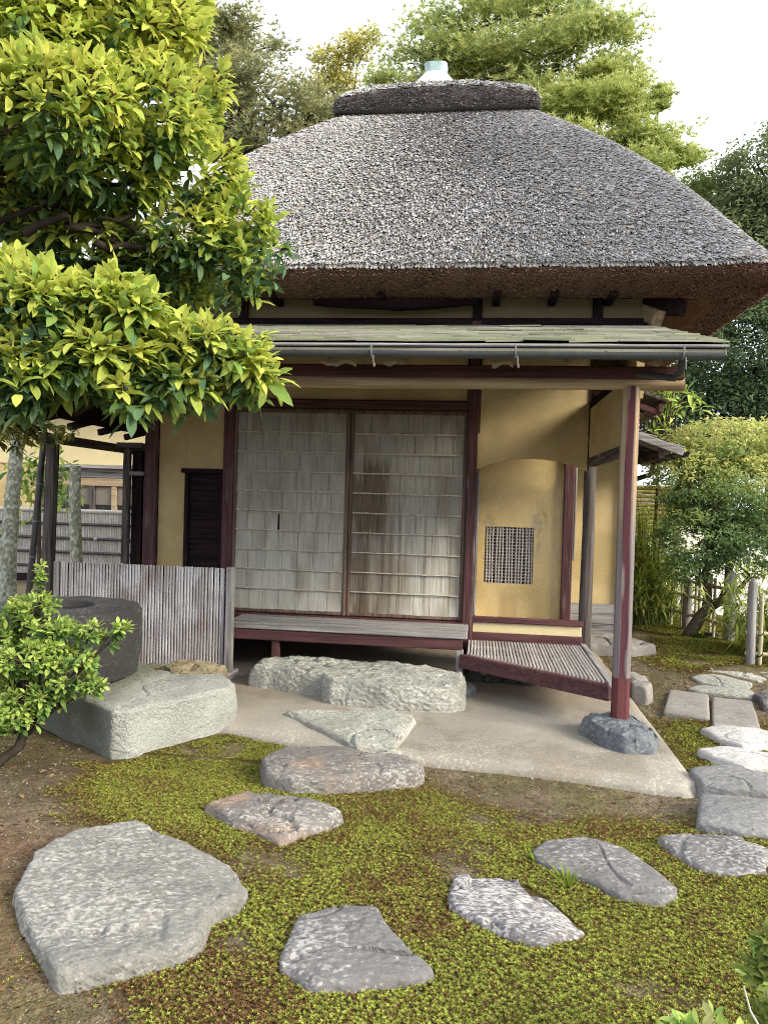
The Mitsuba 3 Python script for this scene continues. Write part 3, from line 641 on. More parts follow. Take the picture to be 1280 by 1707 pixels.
def on_rings(rings, n, r, us, tmin=0.0, tmax=1.0):
    R = np.array(rings); m = R.shape[1]
    t = r.uniform(tmin, tmax, n) * (len(rings) - 1 - 1e-6); u = r.choice(us, n) + r.random(n)
    i = t.astype(int); ft = (t - i)[:, None]; j = u.astype(int) % m; k = (j + 1) % m; fu = (u - np.floor(u))[:, None]
    A, B, C_, D_ = R[i, j], R[i, k], R[i + 1, j], R[i + 1, k]
    P = (A * (1 - fu) + B * fu) * (1 - ft) + (C_ * (1 - fu) + D_ * fu) * ft
    dn = (A * (1 - fu) + B * fu) - (C_ * (1 - fu) + D_ * fu); dn /= np.linalg.norm(dn, axis=1, keepdims=True)
    ac = B - A; N = np.cross(ac, -dn); N /= np.linalg.norm(N, axis=1, keepdims=True)
    return P, dn, N
r = np.random.default_rng(21)
m4 = 360 // 4
front = np.concatenate([np.arange(0, 84)]); sides = np.concatenate([np.arange(84, 180), np.arange(264, 360)]); back = np.arange(180, 264)
parts_ = []
def straw_colours(n, r, P):
    tone = np.clip(r.normal(.5, .24, n), 0, 1)[:, None]
    c = np.array([.10, .099, .105]) * (1 - tone) + np.array([.58, .58, .60]) * tone
    tan = (r.random(n) < .035)[:, None]; c = np.where(tan, np.array([.36, .30, .21]) * (.6 + .8 * tone), c)
    patch = meshkit.fbm(P * np.array([1.1, 1.1, 1.1]), 3, 9)[:, None]
    return c * (.78 + .44 * patch)
for us, n in ((front, 115000), (sides, 58000), (back, 4000)):
    # the ring areas shrink upwards, so the share of stalks does too
    P, D, N = on_rings(rings_t, int(n * 1.5), r, us)
    w = (np.abs(P[:, 2] - 3.1)); keep = r.random(len(P)) < np.clip(1.12 - .62 * (w / 2.5), .3, 1); P, D, N = P[keep], D[keep], N[keep]
    k = len(P)
    parts_.append(straws(P, D, N, r.uniform(.08, .17, k), r.uniform(.007, .0125, k), straw_colours(k, r, P), r, .030, .2))
# stalks brushed over the lip
P, D, N = on_rings(rings_t, 5000, r, np.concatenate([front, sides]), 0, .02); k = len(P)
D2 = D + np.array([0, 0, -.5]); D2 /= np.linalg.norm(D2, axis=1, keepdims=True)
parts_.append(straws(P + D * .02, D2, N, r.uniform(.05, .09, k), r.uniform(.010, .016, k), straw_colours(k, r, P), r, .008))
def join_v(ps):
    o = 0; Vs, Fs, Cs = [], [], []
    for V, F, C in ps: Vs.append(V); Fs.append(F + o); Cs.append(C); o += len(V)
    return np.vstack(Vs), np.vstack(Fs), np.vstack(Cs)
V, F, Cc = join_v(parts_)
part(roof, 'straw', S((V, F), 'vertex_matte', False, Cc), kind='stuff')
# cut stalk ends under the eave
P, D, N = on_rings([lower[2], lower[3], lower[4], rings_t[0]], 26000, r, np.concatenate([front, sides]))
N = np.where((N[:, 2:] > 0), -N, N); k = len(P); t_ = r.random(k)[:, None]
cc = np.array([.085, .054, .043]) * (1 - t_) + np.array([.30, .20, .16]) * t_
V, F, Cc = straws(P, N * .8 - D * .6, N, r.uniform(.02, .04, k), r.uniform(.007, .013, k), cc, r, .012, .5)
part(eave, 'cut_stalk', S((V, F), 'vertex_matte', False, Cc), kind='stuff')
# ridge cap of thatch
def cap_ring(hx, hy, z, r_=.07):
    p = rrect(hx, hy, r_, 360); return np.column_stack([p[:, 0] + RX, p[:, 1] + RY, np.full(len(p), z)])
cap_r = [cap_ring(1.00, .42, 5.570), cap_ring(1.08, .62, 5.600), cap_ring(1.09, .64, 5.670), cap_ring(1.07, .62, 5.750), cap_ring(1.02, .50, 5.850), cap_ring(.86, .34, 5.930), cap_ring(.6, .18, 5.980), cap_ring(.3, .05, 5.995, .03)]
def sag(R):
    R = R.copy(); x = (R[:, 0] - RX) / 1.14; R[:, 2] += .07 * (1 - x ** 2) - .05 * np.abs(x) ** 3; return R
cap_r = [sag(c) if i > 1 else c for i, c in enumerate(cap_r)]
rc = part(H, 'ridge_cap', S(roughen(loft(cap_r, True), .05, 5, 4), 'thatch_base', True))
P, D, N = on_rings(cap_r[3:], 15000, r, np.arange(360)); k = len(P)
a_ = straws(P, D, N, r.uniform(.05, .1, k), r.uniform(.010, .016, k), straw_colours(k, r, P), r, .02, .6)
P, D, N = on_rings(cap_r[1:4], 14000, r, np.arange(360)); k = len(P); t_ = r.random(k)[:, None]
b_ = straws(P, N * .9 + D * .3, N, r.uniform(.02, .05, k), r.uniform(.008, .014, k), np.array([.06, .052, .052]) * (1 - t_) + np.array([.26, .24, .235]) * t_, r, .02, .7)
P, D, N = on_rings(cap_r[4:], 260, r, np.arange(360)); k = len(P)
c_ = straws(P + N * .02, D * .6 + N * .8, N, r.uniform(.1, .2, k), r.uniform(.008, .012, k), straw_colours(k, r, P) * 1.2, r, .02, 1.2)
V, F, Cc = join_v([a_, b_, c_]); part(rc, 'straw', S((V, F), 'vertex_matte', False, Cc), kind='stuff')
fin = part(H, 'roof_finial', None, 'pale blue green metal finial on the ridge')
def sq_loft(levels, cx, cy):
    rr = []
    for hx, hy, z in levels:
        p = rrect(hx, hy, min(hx, hy) * .5, 40); rr.append(np.column_stack([p[:, 0] + cx, p[:, 1] + cy, np.full(len(p), z)]))
    return loft(rr, True)
part(fin, 'skirt', S(sq_loft([(.235, .2, 5.99), (.24, .2, 6.0), (.225, .19, 6.03), (.17, .15, 6.10), (.125, .12, 6.16)], .47, 2.3), 'white_clay', 50))
part(fin, 'pot', S(sq_loft([(.112, .11, 6.10), (.116, .115, 6.20), (.125, .122, 6.245), (.128, .125, 6.265), (.11, .105, 6.265), (.10, .1, 6.20)], .47, 2.3), 'verdigris', 50))
part(fin, 'end_knob', S(sq_loft([(.06, .06, 5.93), (.075, .07, 5.99), (.05, .05, 6.06), (.02, .02, 6.075)], .86, 2.4), 'white_clay', 50))

# walls: body of the house
def B(name, x0, x1, y0, y1, z0, z1, m, label=None, b=.006, parent=None): return part(parent or H, name, S(box(x0, x1, y0, y1, z0, z1, b), m), label)
def plate(name, x0, x1, y0, y1, z0, z1, m='plaster', label=None): return B(name, x0, x1, y0, y1, z0, z1, m, label, .003)
plate('wall', -1.66, -1.42, .012, .07, .0, 2.9); plate('wall', -1.42, -1.06, .012, .07, 1.62, 2.9); plate('wall', -1.42, -1.06, .012, .07, .0, .42)
plate('wall', -.96, .97, .012, .07, 2.25, 2.9)
plate('wall', 1.08, 1.955, .0, .06, 1.98, 2.9)
plate('upper_wall', -1.66, 2.38, .02, .08, 2.9, 3.6, 'painted_shade_plaster')
plate('side_wall', -1.72, -1.66, .08, 5, 0, 3.4); plate('side_wall', 2.32, 2.38, .08, 5, 2.3, 3.4); plate('rear_wall', -1.72, 2.38, 4.94, 5, 0, 3.4)
plate('side_wall', 1.96, 2.0, 1.9, 5, 0, 2.3)
# under-floor: dark boards far back
B('foundation_board', -1.66, 1.95, 1.3, 1.34, 0.0, .45, 'dark_wood_x')
B('floor', -1.66, 1.0, .07, 1.6, .36, .41, 'dark_wood_x')
# posts and rails
B('post', -1.775, -1.665, -.03, .08, 0, 2.9, 'red_wood_z'); B('post', -1.075, -.985, -.035, .08, 0, 2.9, 'red_wood_z'); B('post', .985, 1.065, -.035, .08, .0, 2.9, 'red_wood_z')
B('lintel', -.985, .985, -.025, .07, 2.175, 2.24, 'red_wood_x'); B('door_sill', -.985, 1.02, -.06, .07, .375, .43, 'red_wood_x')
B('upper_post', .995, 1.07, -.015, .05, 2.9, 3.5, 'dark_wood_z'); B('upper_post', 1.95, 2.03, -.015, .05, 2.9, 3.5, 'dark_wood_z'); B('upper_post', -.98, -.9, -.015, .05, 2.9, 3.5, 'dark_wood_z')
B('upper_rail', -1.7, 2.38, -.02, .05, 2.84, 2.925, 'dark_wood_x')
lg = tube(np.array([(-.30, -.12, 3.08), (-.1, -.12, 3.065), (.15, -.12, 3.06), (.4, -.12, 3.055), (.7, -.12, 3.065), (1.02, -.12, 3.08)]), [.07, .085, .09, .095, .085, .075], 12)
part(H, 'log_beam', S(roughen(lg, .03, 7, 5), 'dark_wood_x', 50), 'crooked dark log under the thatch')
for x in (-.62, .27, 1.18, 1.62, 2.06): B('rafter_end', x - .03, x + .03, -.32, .0, 3.02, 3.075, 'dark_wood_y')
part(H, 'corner_bracket', S(beam((2.05, .3, 3.12), (2.62, -.12, 2.98), .11, .12), 'dark_wood_y'), 'dark corner timber under the right eave')
part(H, 'corner_timber', S(beam((2.34, .10, 3.02), (2.44, -.10, 2.90), .10, .12), 'tan_log_y'), 'pale timber end under the right eave corner')
# wing panel at the left front corner
B('wing_post', -1.955, -1.90, -.06, .0, 0, 1.80, 'old_wood_z'); B('wing_panel', -1.90, -1.83, .0, .04, 0, 1.78, 'dark_wood_z', 'dark boarded wing panel'); B('wing_post', -1.835, -1.80, -.02, .05, 0, 1.78, 'dark_wood_z')
B('wing_cap', -2.0, -1.775, -.10, .08, 1.80, 1.845, 'old_wood_x'); B('wing_shelf', -1.90, -1.775, -.06, .03, 1.565, 1.60, 'grey_wood_x'); plate('wing_wall', -1.80, -1.775, .02, .06, 0, 1.56)
# small dark door
sd = part(H, 'side_door', None, 'small dark plank door left of the sliding doors')
for a in ((-1.42, -1.385, -.01, .06, .42, 1.60), (-1.11, -1.075, -.01, .06, .42, 1.60), (-1.45, -1.075, -.02, .06, 1.60, 1.64), (-1.385, -1.11, .0, .05, 1.04, 1.075)): B('frame', *a, 'dark_wood_z', parent=sd)
for i, (z0, z1) in enumerate(((.42, 1.04), (1.075, 1.60))): B('panel', -1.385, -1.11, .025, .05, z0, z1, 'dark_wood_x', parent=sd)

# sliding doors with lapped boards
def sliding(x0, x1, y, label, seams):
    d = part(H, 'sliding_door', None, label)
    z0, z1 = .435, 2.165
    for a in ((x0, x0 + .030, z0, z1), (x1 - .030, x1, z0, z1)): B('stile', a[0], a[1], y - .022, y + .02, a[2], a[3], 'door_frame', parent=d)
    B('top_rail', x0 + .03, x1 - .03, y - .018, y + .02, z1 - .035, z1 - .002, 'door_frame', parent=d); B('bottom_rail', x0 + .03, x1 - .03, y - .018, y + .02, z0 + .002, z0 + .035, 'door_frame', parent=d)
    B('backing', x0 + .03, x1 - .03, y + .008, y + .016, z0 + .036, z1 - .036, 'door_frame', parent=d, b=.001)
    rows = 10; zt = z1 - .037; h = (zt - z0 - .037) / rows; rr = np.random.default_rng(seams)
    for i in range(rows):
        zb, za = zt - h * (i + 1), zt - h * i
        xs = [x0 + .031]; w = .145
        nx_ = x0 + .031 + w * rr.uniform(.45, 1.0)
        while nx_ < x1 - .031 - .05:
            xs.append(nx_); nx_ += w * rr.uniform(.75, 1.2)
        xs.append(x1 - .031)
        for xa, xb in zip(xs[:-1], xs[1:]):
            t0, t1 = rr.uniform(-.0025, .0025, 2); e = rr.uniform(-.004, .003)
            # lapped: the lower edge stands proud of the board below
            Vv = np.array([(xa + .0017, y - .004, za + .006), (xb - .0017, y - .004, za + .006), (xb - .0017, y - .016 + t1, zb - .006 + e), (xa + .0017, y - .016 + t0, zb - .006 + e)])
            Vb = Vv + np.array([0, .008, 0])
            m = trimesh.convex.convex_hull(np.vstack([Vv, Vb])); part(d, 'board', S(m, 'door_board'))
        if i:
            xs_ = np.linspace(x0 + .032, x1 - .032, 9); zz = za + .002 + rr.normal(0, .0016, 9)
            part(d, 'lath', S(tube(np.column_stack([xs_, np.full(9, y - .0205), zz]), (.0055), 6), 'door_strip', 50))
    return d
sliding(-.985, .008, -.002, 'left sliding door of lapped grey boards with a small black split', 3)
sliding(.010, .985, .020, 'right sliding door of lapped boards with dark brown water stains', 4)
B('door_split', -.588, -.574, -.0195, -.0150, 1.13, 1.275, 'black_void', 'black split in a board of the left door', .001)

# veranda
ver = part(H, 'veranda', None)
for i, (y0, y1) in enumerate(((-.59, -.46), (-.455, -.33), (-.325, -.20), (-.195, -.07))): B('floor_board', -.86, 1.035, y0, y1, .392, .424, 'grey_wood_x', parent=ver)
B('front_beam', -.86, 1.0, -.575, -.515, .305, .389, 'red_wood_x', parent=ver); B('cross_beam', .93, .99, -.51, -.02, .31, .389, 'red_wood_y', parent=ver)
B('leg', -.475, -.415, -.545, -.49, 0, .305, 'red_wood_z', parent=ver); B('leg', .955, 1.01, -.575, -.52, .045, .305, 'grey_wood_z', 'bleached grey veranda leg', parent=ver)

# niche: sills, back wall, lattice window, arch
B('upper_sill', 1.03, 1.965, .03, .10, .43, .475, 'red_wood_x'); plate('sill_wall', 1.07, 1.955, .055, .10, .345, .43, 'pale_plaster', 'pale cream strip between the red sills'); B('lower_sill', 1.0, 1.96, .02, .10, .265, .345, 'red_wood_x')
NY = .30
wx0, wx1, wz0, wz1 = 1.165, 1.552, .745, 1.205
nw = Polygon([(1.066, .43), (1.80, .43), (1.80, 2.3), (1.066, 2.3)]).difference(Polygon([(wx0, wz0), (wx1, wz0), (wx1, wz1), (wx0, wz1)]).buffer(.012, quad_segs=3))
m = extr(nw, 0, .05); v = m.vertices.copy(); m.vertices = np.column_stack([v[:, 0], NY + v[:, 2], v[:, 1]]); m.invert(); m.fix_normals()
part(H, 'niche_wall', S(m, 'niche_plaster', 30), 'yellow niche wall with flaking plaster round the lattice window')
B('niche_batten', 1.066, 1.092, .085, .115, .475, 1.72, 'grey_wood_z'); B('red_post', 1.80, 1.885, .255, .35, .43, 1.86, 'red_wood_z'); B('post_batten', 1.89, 1.905, .27, .30, .95, 1.80, 'grey_wood_z')
plate('niche_side', 1.02, 1.066, .12, .35, .43, 2.0); plate('niche_floor', 1.03, 1.96, .10, .36, .38, .428)
win = part(H, 'lattice_window', None, 'square lattice window of reeds bound in a grid')
B('backing', wx0 - .02, wx1 + .02, NY + .044, NY + .052, wz0 - .02, wz1 + .02, 'dim_void', parent=win)
k = 0; x = wx0 + .006
while x < wx1:
    pr_ = [(x + .0025 * math.sin(z * 9 + k), NY + .014 + .002 * random.random(), z) for z in np.linspace(wz0 - .012, wz1 + .012, 9)]
    part(win, 'upright_reed', S(tube(pr_, .0062 + .001 * random.random(), 6), 'reed', 60)); k += 1; x += .0245 if k % 3 else .034
for z in np.linspace(wz0 + .012, wz1 - .01, 17):
    part(win, 'cross_reed', S(tube([(xx, NY + .027, z + .002 * random.uniform(-1, 1)) for xx in np.linspace(wx0 - .01, wx1 + .01, 7)], .0060, 6), 'reed', 60))
V, F, o = [], [], 0
bind = []
for z in np.linspace(wz0 + .012, wz1 - .01, 17):
    x = wx0 + .006; k = 0
    while x < wx1:
        s = trimesh.creation.icosphere(1, .0095); s.apply_scale([1, .8, .75]); s.apply_translation([x, NY + .011, z]); bind.append(s); k += 1; x += .0245 if k % 3 else .034
part(win, 'binding', S(cat(bind), 'reed', True), kind='stuff')
# curved upper panel
arc = [(1.066, 1.69)] + [(1.066 + (1.955 - 1.066) * t, 1.69 + .10 * math.sin(math.pi * t) ** .8 if 0 < t < 1 else 1.69) for t in np.linspace(.04, .96, 28)] + [(1.955, 1.70)]
apoly = Polygon(arc + [(1.955, 1.985), (1.066, 1.985)])
m = extr(apoly, 0, .07); v = m.vertices.copy(); m.vertices = np.column_stack([v[:, 0], -.004 + v[:, 2], v[:, 1]]); m.fix_normals()
part(H, 'arched_panel', S(m, 'plaster', 30), 'yellow plaster panel with an arched lower edge')
# side panel over the deck
plate('side_panel', 1.955, 1.995, -1.46, -.008, 1.80, 2.2); B('side_rail', 1.945, 2.005, -1.465, .0, 1.735, 1.80, 'old_wood_y')
B('panel_joint', 1.947, 1.958, -.012, .0, 1.70, 2.6, 'dark_wood_z', b=.001)
gp_ = tube(np.array([(1.985, .10, 0.0), (1.983, .10, .6), (1.987, .10, 1.2), (1.985, .10, 1.735)]), [.053, .052, .051, .050], 14)
part(H, 'grey_post', S(roughen(gp_, .008, 20, 6), 'old_wood_z', 50), 'rough weathered grey post at the corner of the niche')
# annex lean-to on the right
annex = thing('annex', 'low yellow annex with grey foot boards and a lean-to roof behind the porch post', 'annex')
plate2 = lambda n, *a: part(annex, n, S(box(*a[:6], .003), a[6]))
plate2('wall', 2.0, 2.64, 2.15, 2.21, .36, 2.25, 'plaster'); plate2('side_wall', 2.58, 2.64, 2.215, 4.5, .36, 2.1, 'plaster')
for i, (z0, z1) in enumerate(((.045, .145), (.148, .248), (.251, .36))): part(annex, 'foot_board', S(box(2.0, 2.66, 2.118, 2.145, z0, z1, .003), 'grey_wood_x'))
plate2('corner_post', 2.60, 2.66, 2.10, 2.148, .05, 2.1, 'old_wood_z')
lean = lambda x: 2.03 + (3.06 - x) * .36
for i, y in enumerate((1.72, 2.05, 2.38, 2.71, 3.04)): part(annex, 'rafter', S(beam((2.0, y, lean(2.0) - .075), (2.98, y, lean(2.98) - .075), .045, .06), 'grey_wood_x' if i == 0 else 'old_wood_x'))
for i in range(8):
    xa, xb = 1.98 + i * .137, 1.98 + (i + 1) * .137 + .03
    part(annex, 'roof_board', S(beam((xa, 2.6, lean(xa) - .012 + .01), (xb, 2.6, lean(xb) + .004 + .01), 2.0, .014, .003, (0, 0, 1)), 'grey_wood_x' if i % 2 else 'old_wood_y'))
part(annex, 'verge_board', S(beam((1.98, 1.585, lean(1.98) - .045), (3.09, 1.585, lean(3.09) - .045), .022, .075), 'grey_wood_x'))
part(annex, 'purlin', S(box(2.86, 2.92, 1.62, 3.6, lean(2.89) - .18, lean(2.89) - .11), 'old_wood_y'))
ang = np.linspace(0, math.pi, 11)
def gutter(p0, p1, r_, th=.006):
    p0, p1 = np.array(p0, float), np.array(p1, float); d = (p1 - p0) / np.linalg.norm(p1 - p0); s = np.cross(d, [0, 0, 1.0])
    ring = [s * math.cos(a) * r_ - np.array([0, 0, 1]) * math.sin(a) * r_ for a in ang] + [s * math.cos(a) * (r_ - th) - np.array([0, 0, 1]) * math.sin(a) * (r_ - th) for a in ang[::-1]]
    n = len(ring); V = np.vstack([np.array(ring) + p0, np.array(ring) + p1]); F = []
    for j in range(n):
        k = (j + 1) % n; F += [(j, k, n + k), (j, n + k, n + j)]
    return trimesh.Trimesh(V, np.array(F), process=False)
part(annex, 'gutter', S(gutter((3.10, 1.6, 1.985), (3.10, 3.5, 1.975), .05), 'dark_bamboo', 40))
def hook(x, y, z, r_, d=(0, 1, 0), rr=.005, tail=.05):
    d = np.array(d, float); pts = [np.array([x, y, z]) + d * math.cos(a) * r_ - np.array([0, 0, 1]) * math.sin(a) * r_ for a in np.linspace(0, math.pi, 12)]
    pts.append(pts[-1] + np.array([0, 0, tail])); return tube(pts, rr, 6)
for y in (1.62, 1.95, 2.28, 2.6, 2.95): part(annex, 'gutter_hook', S(hook(3.10, y, 1.985, .058, (1, 0, 0), .007), 'dark_bamboo', 50))
part(annex, 'drain_pipe', S(tube([(3.10, 2.9, 1.93), (3.06, 2.92, 1.80), (2.75, 2.92, 1.69)], .03, 10), 'dark_bamboo', 50))
# the short upper eave on the house's right side
sr = part(H, 'side_eave', None)
part(sr, 'roof_board', S(beam((2.0, .95, 2.58), (2.68, .95, 2.335), .9, .03), 'old_wood_y')); part(sr, 'fascia', S(box(2.60, 2.64, .52, 1.38, 2.24, 2.32), 'red_wood_y')); part(sr, 'rafter', S(beam((2.0, .56, 2.46), (2.63, .56, 2.235), .04, .05), 'red_wood_x'))

# porch roof
px0, px1 = -1.95, 2.43
def pz(y): return 2.875 + (y + .0) * (.525 / 1.93)
por = part(H, 'porch_roof', S(beam(((px0 + px1) / 2, .0, pz(.0) - .045), ((px0 + px1) / 2, -1.90, pz(-1.90) - .045), px1 - px0 - .02, .03), 'dark_wood_x'), 'mossy shingled porch roof')
rr = np.random.default_rng(31); sm, sc_ = [], []
nrow = 40
for i in range(nrow):
    yb = -1.93 + i * 1.90 / nrow; ya = min(yb + .16, .0)
    x = px0 + rr.uniform(-.1, 0)
    while x < px1:
        w = rr.uniform(.10, .42); xb = min(x + w, px1)
        if xb > px0 and xb - max(x, px0) > .003:
            xa = max(x, px0); lift = rr.uniform(0, .005) + (rr.random() < .025) * rr.uniform(.004, .012); dy = rr.uniform(-.012, .012)
            t0, t1 = rr.uniform(-.003, .003, 2)
            lo = [(xa + .001, yb + dy, pz(yb) - .012 + lift + t0), (xb - .001, yb + dy, pz(yb) - .012 + lift + t1)]
            hi = [(xb - .001, ya, pz(ya) - .022), (xa + .001, ya, pz(ya) - .022)]
            v = np.array(lo + hi); v = np.vstack([v, v + np.array([0, 0, .009])])
            f = np.array([(4, 5, 6), (4, 6, 7), (0, 1, 5), (0, 5, 4), (1, 2, 6), (1, 6, 5), (3, 0, 4), (3, 4, 7), (0, 2, 1), (0, 3, 2)])
            moss_ = meshkit.fbm(np.array([[xa * 1.2, yb * 2, 1.0]]), 3, 8)[0] + rr.normal(0, .12); tn = rr.random()
            g = np.array([.16, .155, .145]) * (1 - tn) + np.array([.34, .33, .30]) * tn
            if moss_ > .42: g = g * .35 + (np.array([.15, .18, .10]) * (1 - tn) + np.array([.24, .27, .16]) * tn) * .65
            sm.append((v, f, np.repeat(g[None], 8, 0)))
        x += w
part(por, 'underlay', S(beam(((px0 + px1) / 2, -.0, pz(.0) - .026), ((px0 + px1) / 2, -1.90, pz(-1.90) - .026), px1 - px0 - .02, .004), 'grey_wood_x'))
V, F, Cc = join_v(sm); part(por, 'shingle', S((V, F), 'vertex_matte', False, Cc), kind='stuff')
B('edge_lath', px0, px1 - .005, -1.935, -1.90, pz(-1.93) - .040, pz(-1.93) - .022, 'grey_wood_x', parent=por); B('edge_board', px0, px1 - .015, -1.925, -1.905, pz(-1.93) - .082, pz(-1.93) - .046, 'green_wood_x', 'greenish edge board above the gutter', parent=por)
for i, y in enumerate((-1.65, -1.30, -.95, -.6, -.25)): B('batten', px0 + .05, px1 - .08, y - .02, y + .02, pz(y) - .085, pz(y) - .062, 'dark_wood_x', parent=por)
rr = np.random.default_rng(5)
for x in (-1.5, -.9, -.3, .15, .62, 1.1, 1.58, 2.05):
    part(por, 'rafter', S(tube([(x + rr.normal(0, .01), y, pz(y) - .125 + rr.normal(0, .004)) for y in (.0, -.5, -1.0, -1.5, -1.86)], [.034, .032, .03, .028, .027], 10), 'tan_log_y', 50))
gz = pz(-1.93) - .074
gut = part(H, 'gutter', S(gutter((px0, -1.955, gz), (2.385, -1.955, gz - .004), .036), 'gutter_metal', 40), 'grey blue metal half round gutter')
part(gut, 'end_cap', S(gutter((2.378, -1.955, gz - .002), (2.386, -1.955, gz - .004), .037, .035), 'gutter_metal', 40))
for x in (-1.15, -.38, .45, 1.265, 2.17): part(gut, 'hook', S(hook(x, -1.955, gz + .004, .041, (0, 1, 0), .005, .03), 'pale_metal', 50)); part(gut, 'hook_tail', S(tube([(x + .012, -1.99, gz - .03), (x + .014, -1.985, gz - .07), (x + .018, -1.975, gz - .092), (x + .02, -1.962, gz - .072)], .0045, 6), 'pale_metal', 50))
for x in (-.9, .0, .95, 1.75): part(gut, 'seam', S(gutter((x, -1.955, gz + .001), (x + .014, -1.955, gz + .001), .0375), 'gutter_metal', 40))
part(gut, 'outlet', S(tube([(2.18, -1.93, gz - .03), (2.18, -1.90, gz - .09), (2.17, -1.80, gz - .115), (2.0, -1.66, gz - .07)], .020, 10), 'iron', 50))
def scrap(x, w, z): 
    xs = np.linspace(x, x + w, 7); t = np.stack([xs, -1.86 + .02 * np.sin(xs * 40), z + .006 * np.sin(xs * 27)], -1); b = t + np.array([0, .02, -.018]) * (1 + .4 * np.sin(xs * 61))[:, None]
    V = np.vstack([t, b, t + [0, .004, 0], b + [0, .004, 0]]); F = []
    for j in range(6): F += [(j, 7 + j, 8 + j), (j, 8 + j, j + 1), (14 + j, 15 + j, 22 + j), (14 + j, 22 + j, 21 + j)]
    return trimesh.Trimesh(V, np.array(F), process=False)
mat('peeled_bark', (.27, .235, .19))
for x, w in ((.16, .18), (.50, .09), (1.14, .12)): part(por, 'bark_flake', S(scrap(x, w, gz - .045), 'peeled_bark'))
# porch beam and post
part(H, 'porch_beam', S(box(-1.9, 2.285, -1.57, -1.49, 2.192, 2.268), 'red_wood_x'), 'dark red porch beam')
lgp = np.column_stack([np.linspace(-1.88, 2.29, 24), np.full(24, -1.525), 2.165 + .004 * np.sin(np.linspace(0, 9, 24))])
part(H, 'beam_log', S(tube(lgp, .040, 14), 'tan_log_x', 50), 'peeled tan log under the porch beam')
part(H, 'side_plate', S(box(1.95, 2.02, -1.49, .0, 2.2, 2.26), 'dark_wood_y'))
pst = Polygon([(-.026, -.05), (.026, -.05), (.05, -.026), (.05, .026), (.026, .05), (-.026, .05), (-.05, .026), (-.05, -.026)])
m = extr(pst, .115, 2.15); m = m.subdivide(); m = m.subdivide(); m.apply_translation([1.985, -1.52, 0]); part(H, 'porch_post', S(roughen(m, .004, 14, 3), 'porch_post', 40), 'red and grey worn porch post')
# bamboo deck
deck = part(H, 'bamboo_deck', None, 'low wedge shaped deck of bamboo poles')
def fl(x): return -.61 + (x - 1.01) * (-.75 / .96)
x = 1.045; i = 0
while x < 1.93:
    part(deck, 'bamboo_pole', S(bamboo((x, -.05, .288), (x, fl(x) + .025, .288), .0102, 8, .3), 'deck_bamboo', 50)); x += .0243; i += 1
part(deck, 'front_beam', S(beam((.99, -.605, .235), (1.955, -1.355, .235), .05, .10), 'red_wood_x')); part(deck, 'edge_board', S(box(1.938, 1.985, -1.36, .02, .262, .300), 'grey_wood_y')); part(deck, 'bearer', S(box(1.0, 1.93, -.35, -.30, .235, .272), 'dark_wood_x')); part(deck, 'side_beam', S(box(1.945, 1.985, -1.36, .02, .19, .258), 'old_wood_y'))

# left side eave and prop post
le = thing('side_porch', 'dark lean-to roof on the left side of the tea house with a post', 'porch roof')
for i in range(7):
    y = -1.0 + i * .55; part(le, 'rafter', S(beam((-1.70, y, 2.20), (-2.55, y, 1.982), .05, .06), 'dark_wood_x'))
part(le, 'roof_board', S(beam((-1.65, .9, 2.29), (-2.55, .9, 2.058), 4.1, .035, .004), 'dark_wood_y')); part(le, 'eave_beam', S(box(-2.66, -2.58, -.2, 2.9, 1.83, 1.91), 'old_wood_y'))
part(le, 'post', S(beam((-2.655, -.02, 0), (-2.62, -.02, 1.83), .085, .085), 'old_wood_z'), 'weathered post under the left eave')
part(le, 'front_fascia', S(beam((-1.68, -1.16, 2.225), (-2.56, -1.16, 1.999), .03, .08), 'dark_wood_x')); part(le, 'ring', S(hook(-2.2, -.8, 2.0, .035, (1, 0, 0), .006, .0), 'iron', 50))

# bamboo screen
scr = thing('bamboo_screen', 'low grey bamboo screen standing between the stone basin and the veranda', 'screen')
yS = lambda x: -.63
rr = np.random.default_rng(77); x = -2.17; i = 0
while x < -.83:
    topz = .856 + rr.normal(0, .002); y = yS(x) + rr.normal(0, .0015)
    part(scr, 'bamboo_slat', S(bamboo((x, y, .06), (x + rr.normal(0, .002), y, topz), .0104, 8, .25), 'screen_bamboo', 50)); x += .0238; i += 1
bx_ = lambda n, *a: part(scr, n, S(box(*a[:6]), a[6]))
bx_('end_post', -.815, -.758, yS(0) - .03, yS(0) + .03, .06, .866, 'grey_wood_z'); bx_('end_post', -2.22, -2.185, yS(0) - .03, yS(0) + .03, .06, .86, 'grey_wood_z')
bx_('backing', -2.183, -.817, yS(0) + .012, yS(0) + .0185, .08, .85, 'dark_wood_z')  # dark sheet added so that the gaps between slats look shaded
for z in (.18, .66): bx_('rail', -2.183, -.817, yS(0) + .02, yS(0) + .045, z, z + .04, 'old_wood_x')
bx_('foot', -.83, -.745, yS(0) - .10, yS(0) + .13, .002, .06, 'grey_wood_y'); bx_('foot', -2.24, -2.17, yS(0) - .16, yS(0) + .18, .005, .05, 'grey_wood_y')

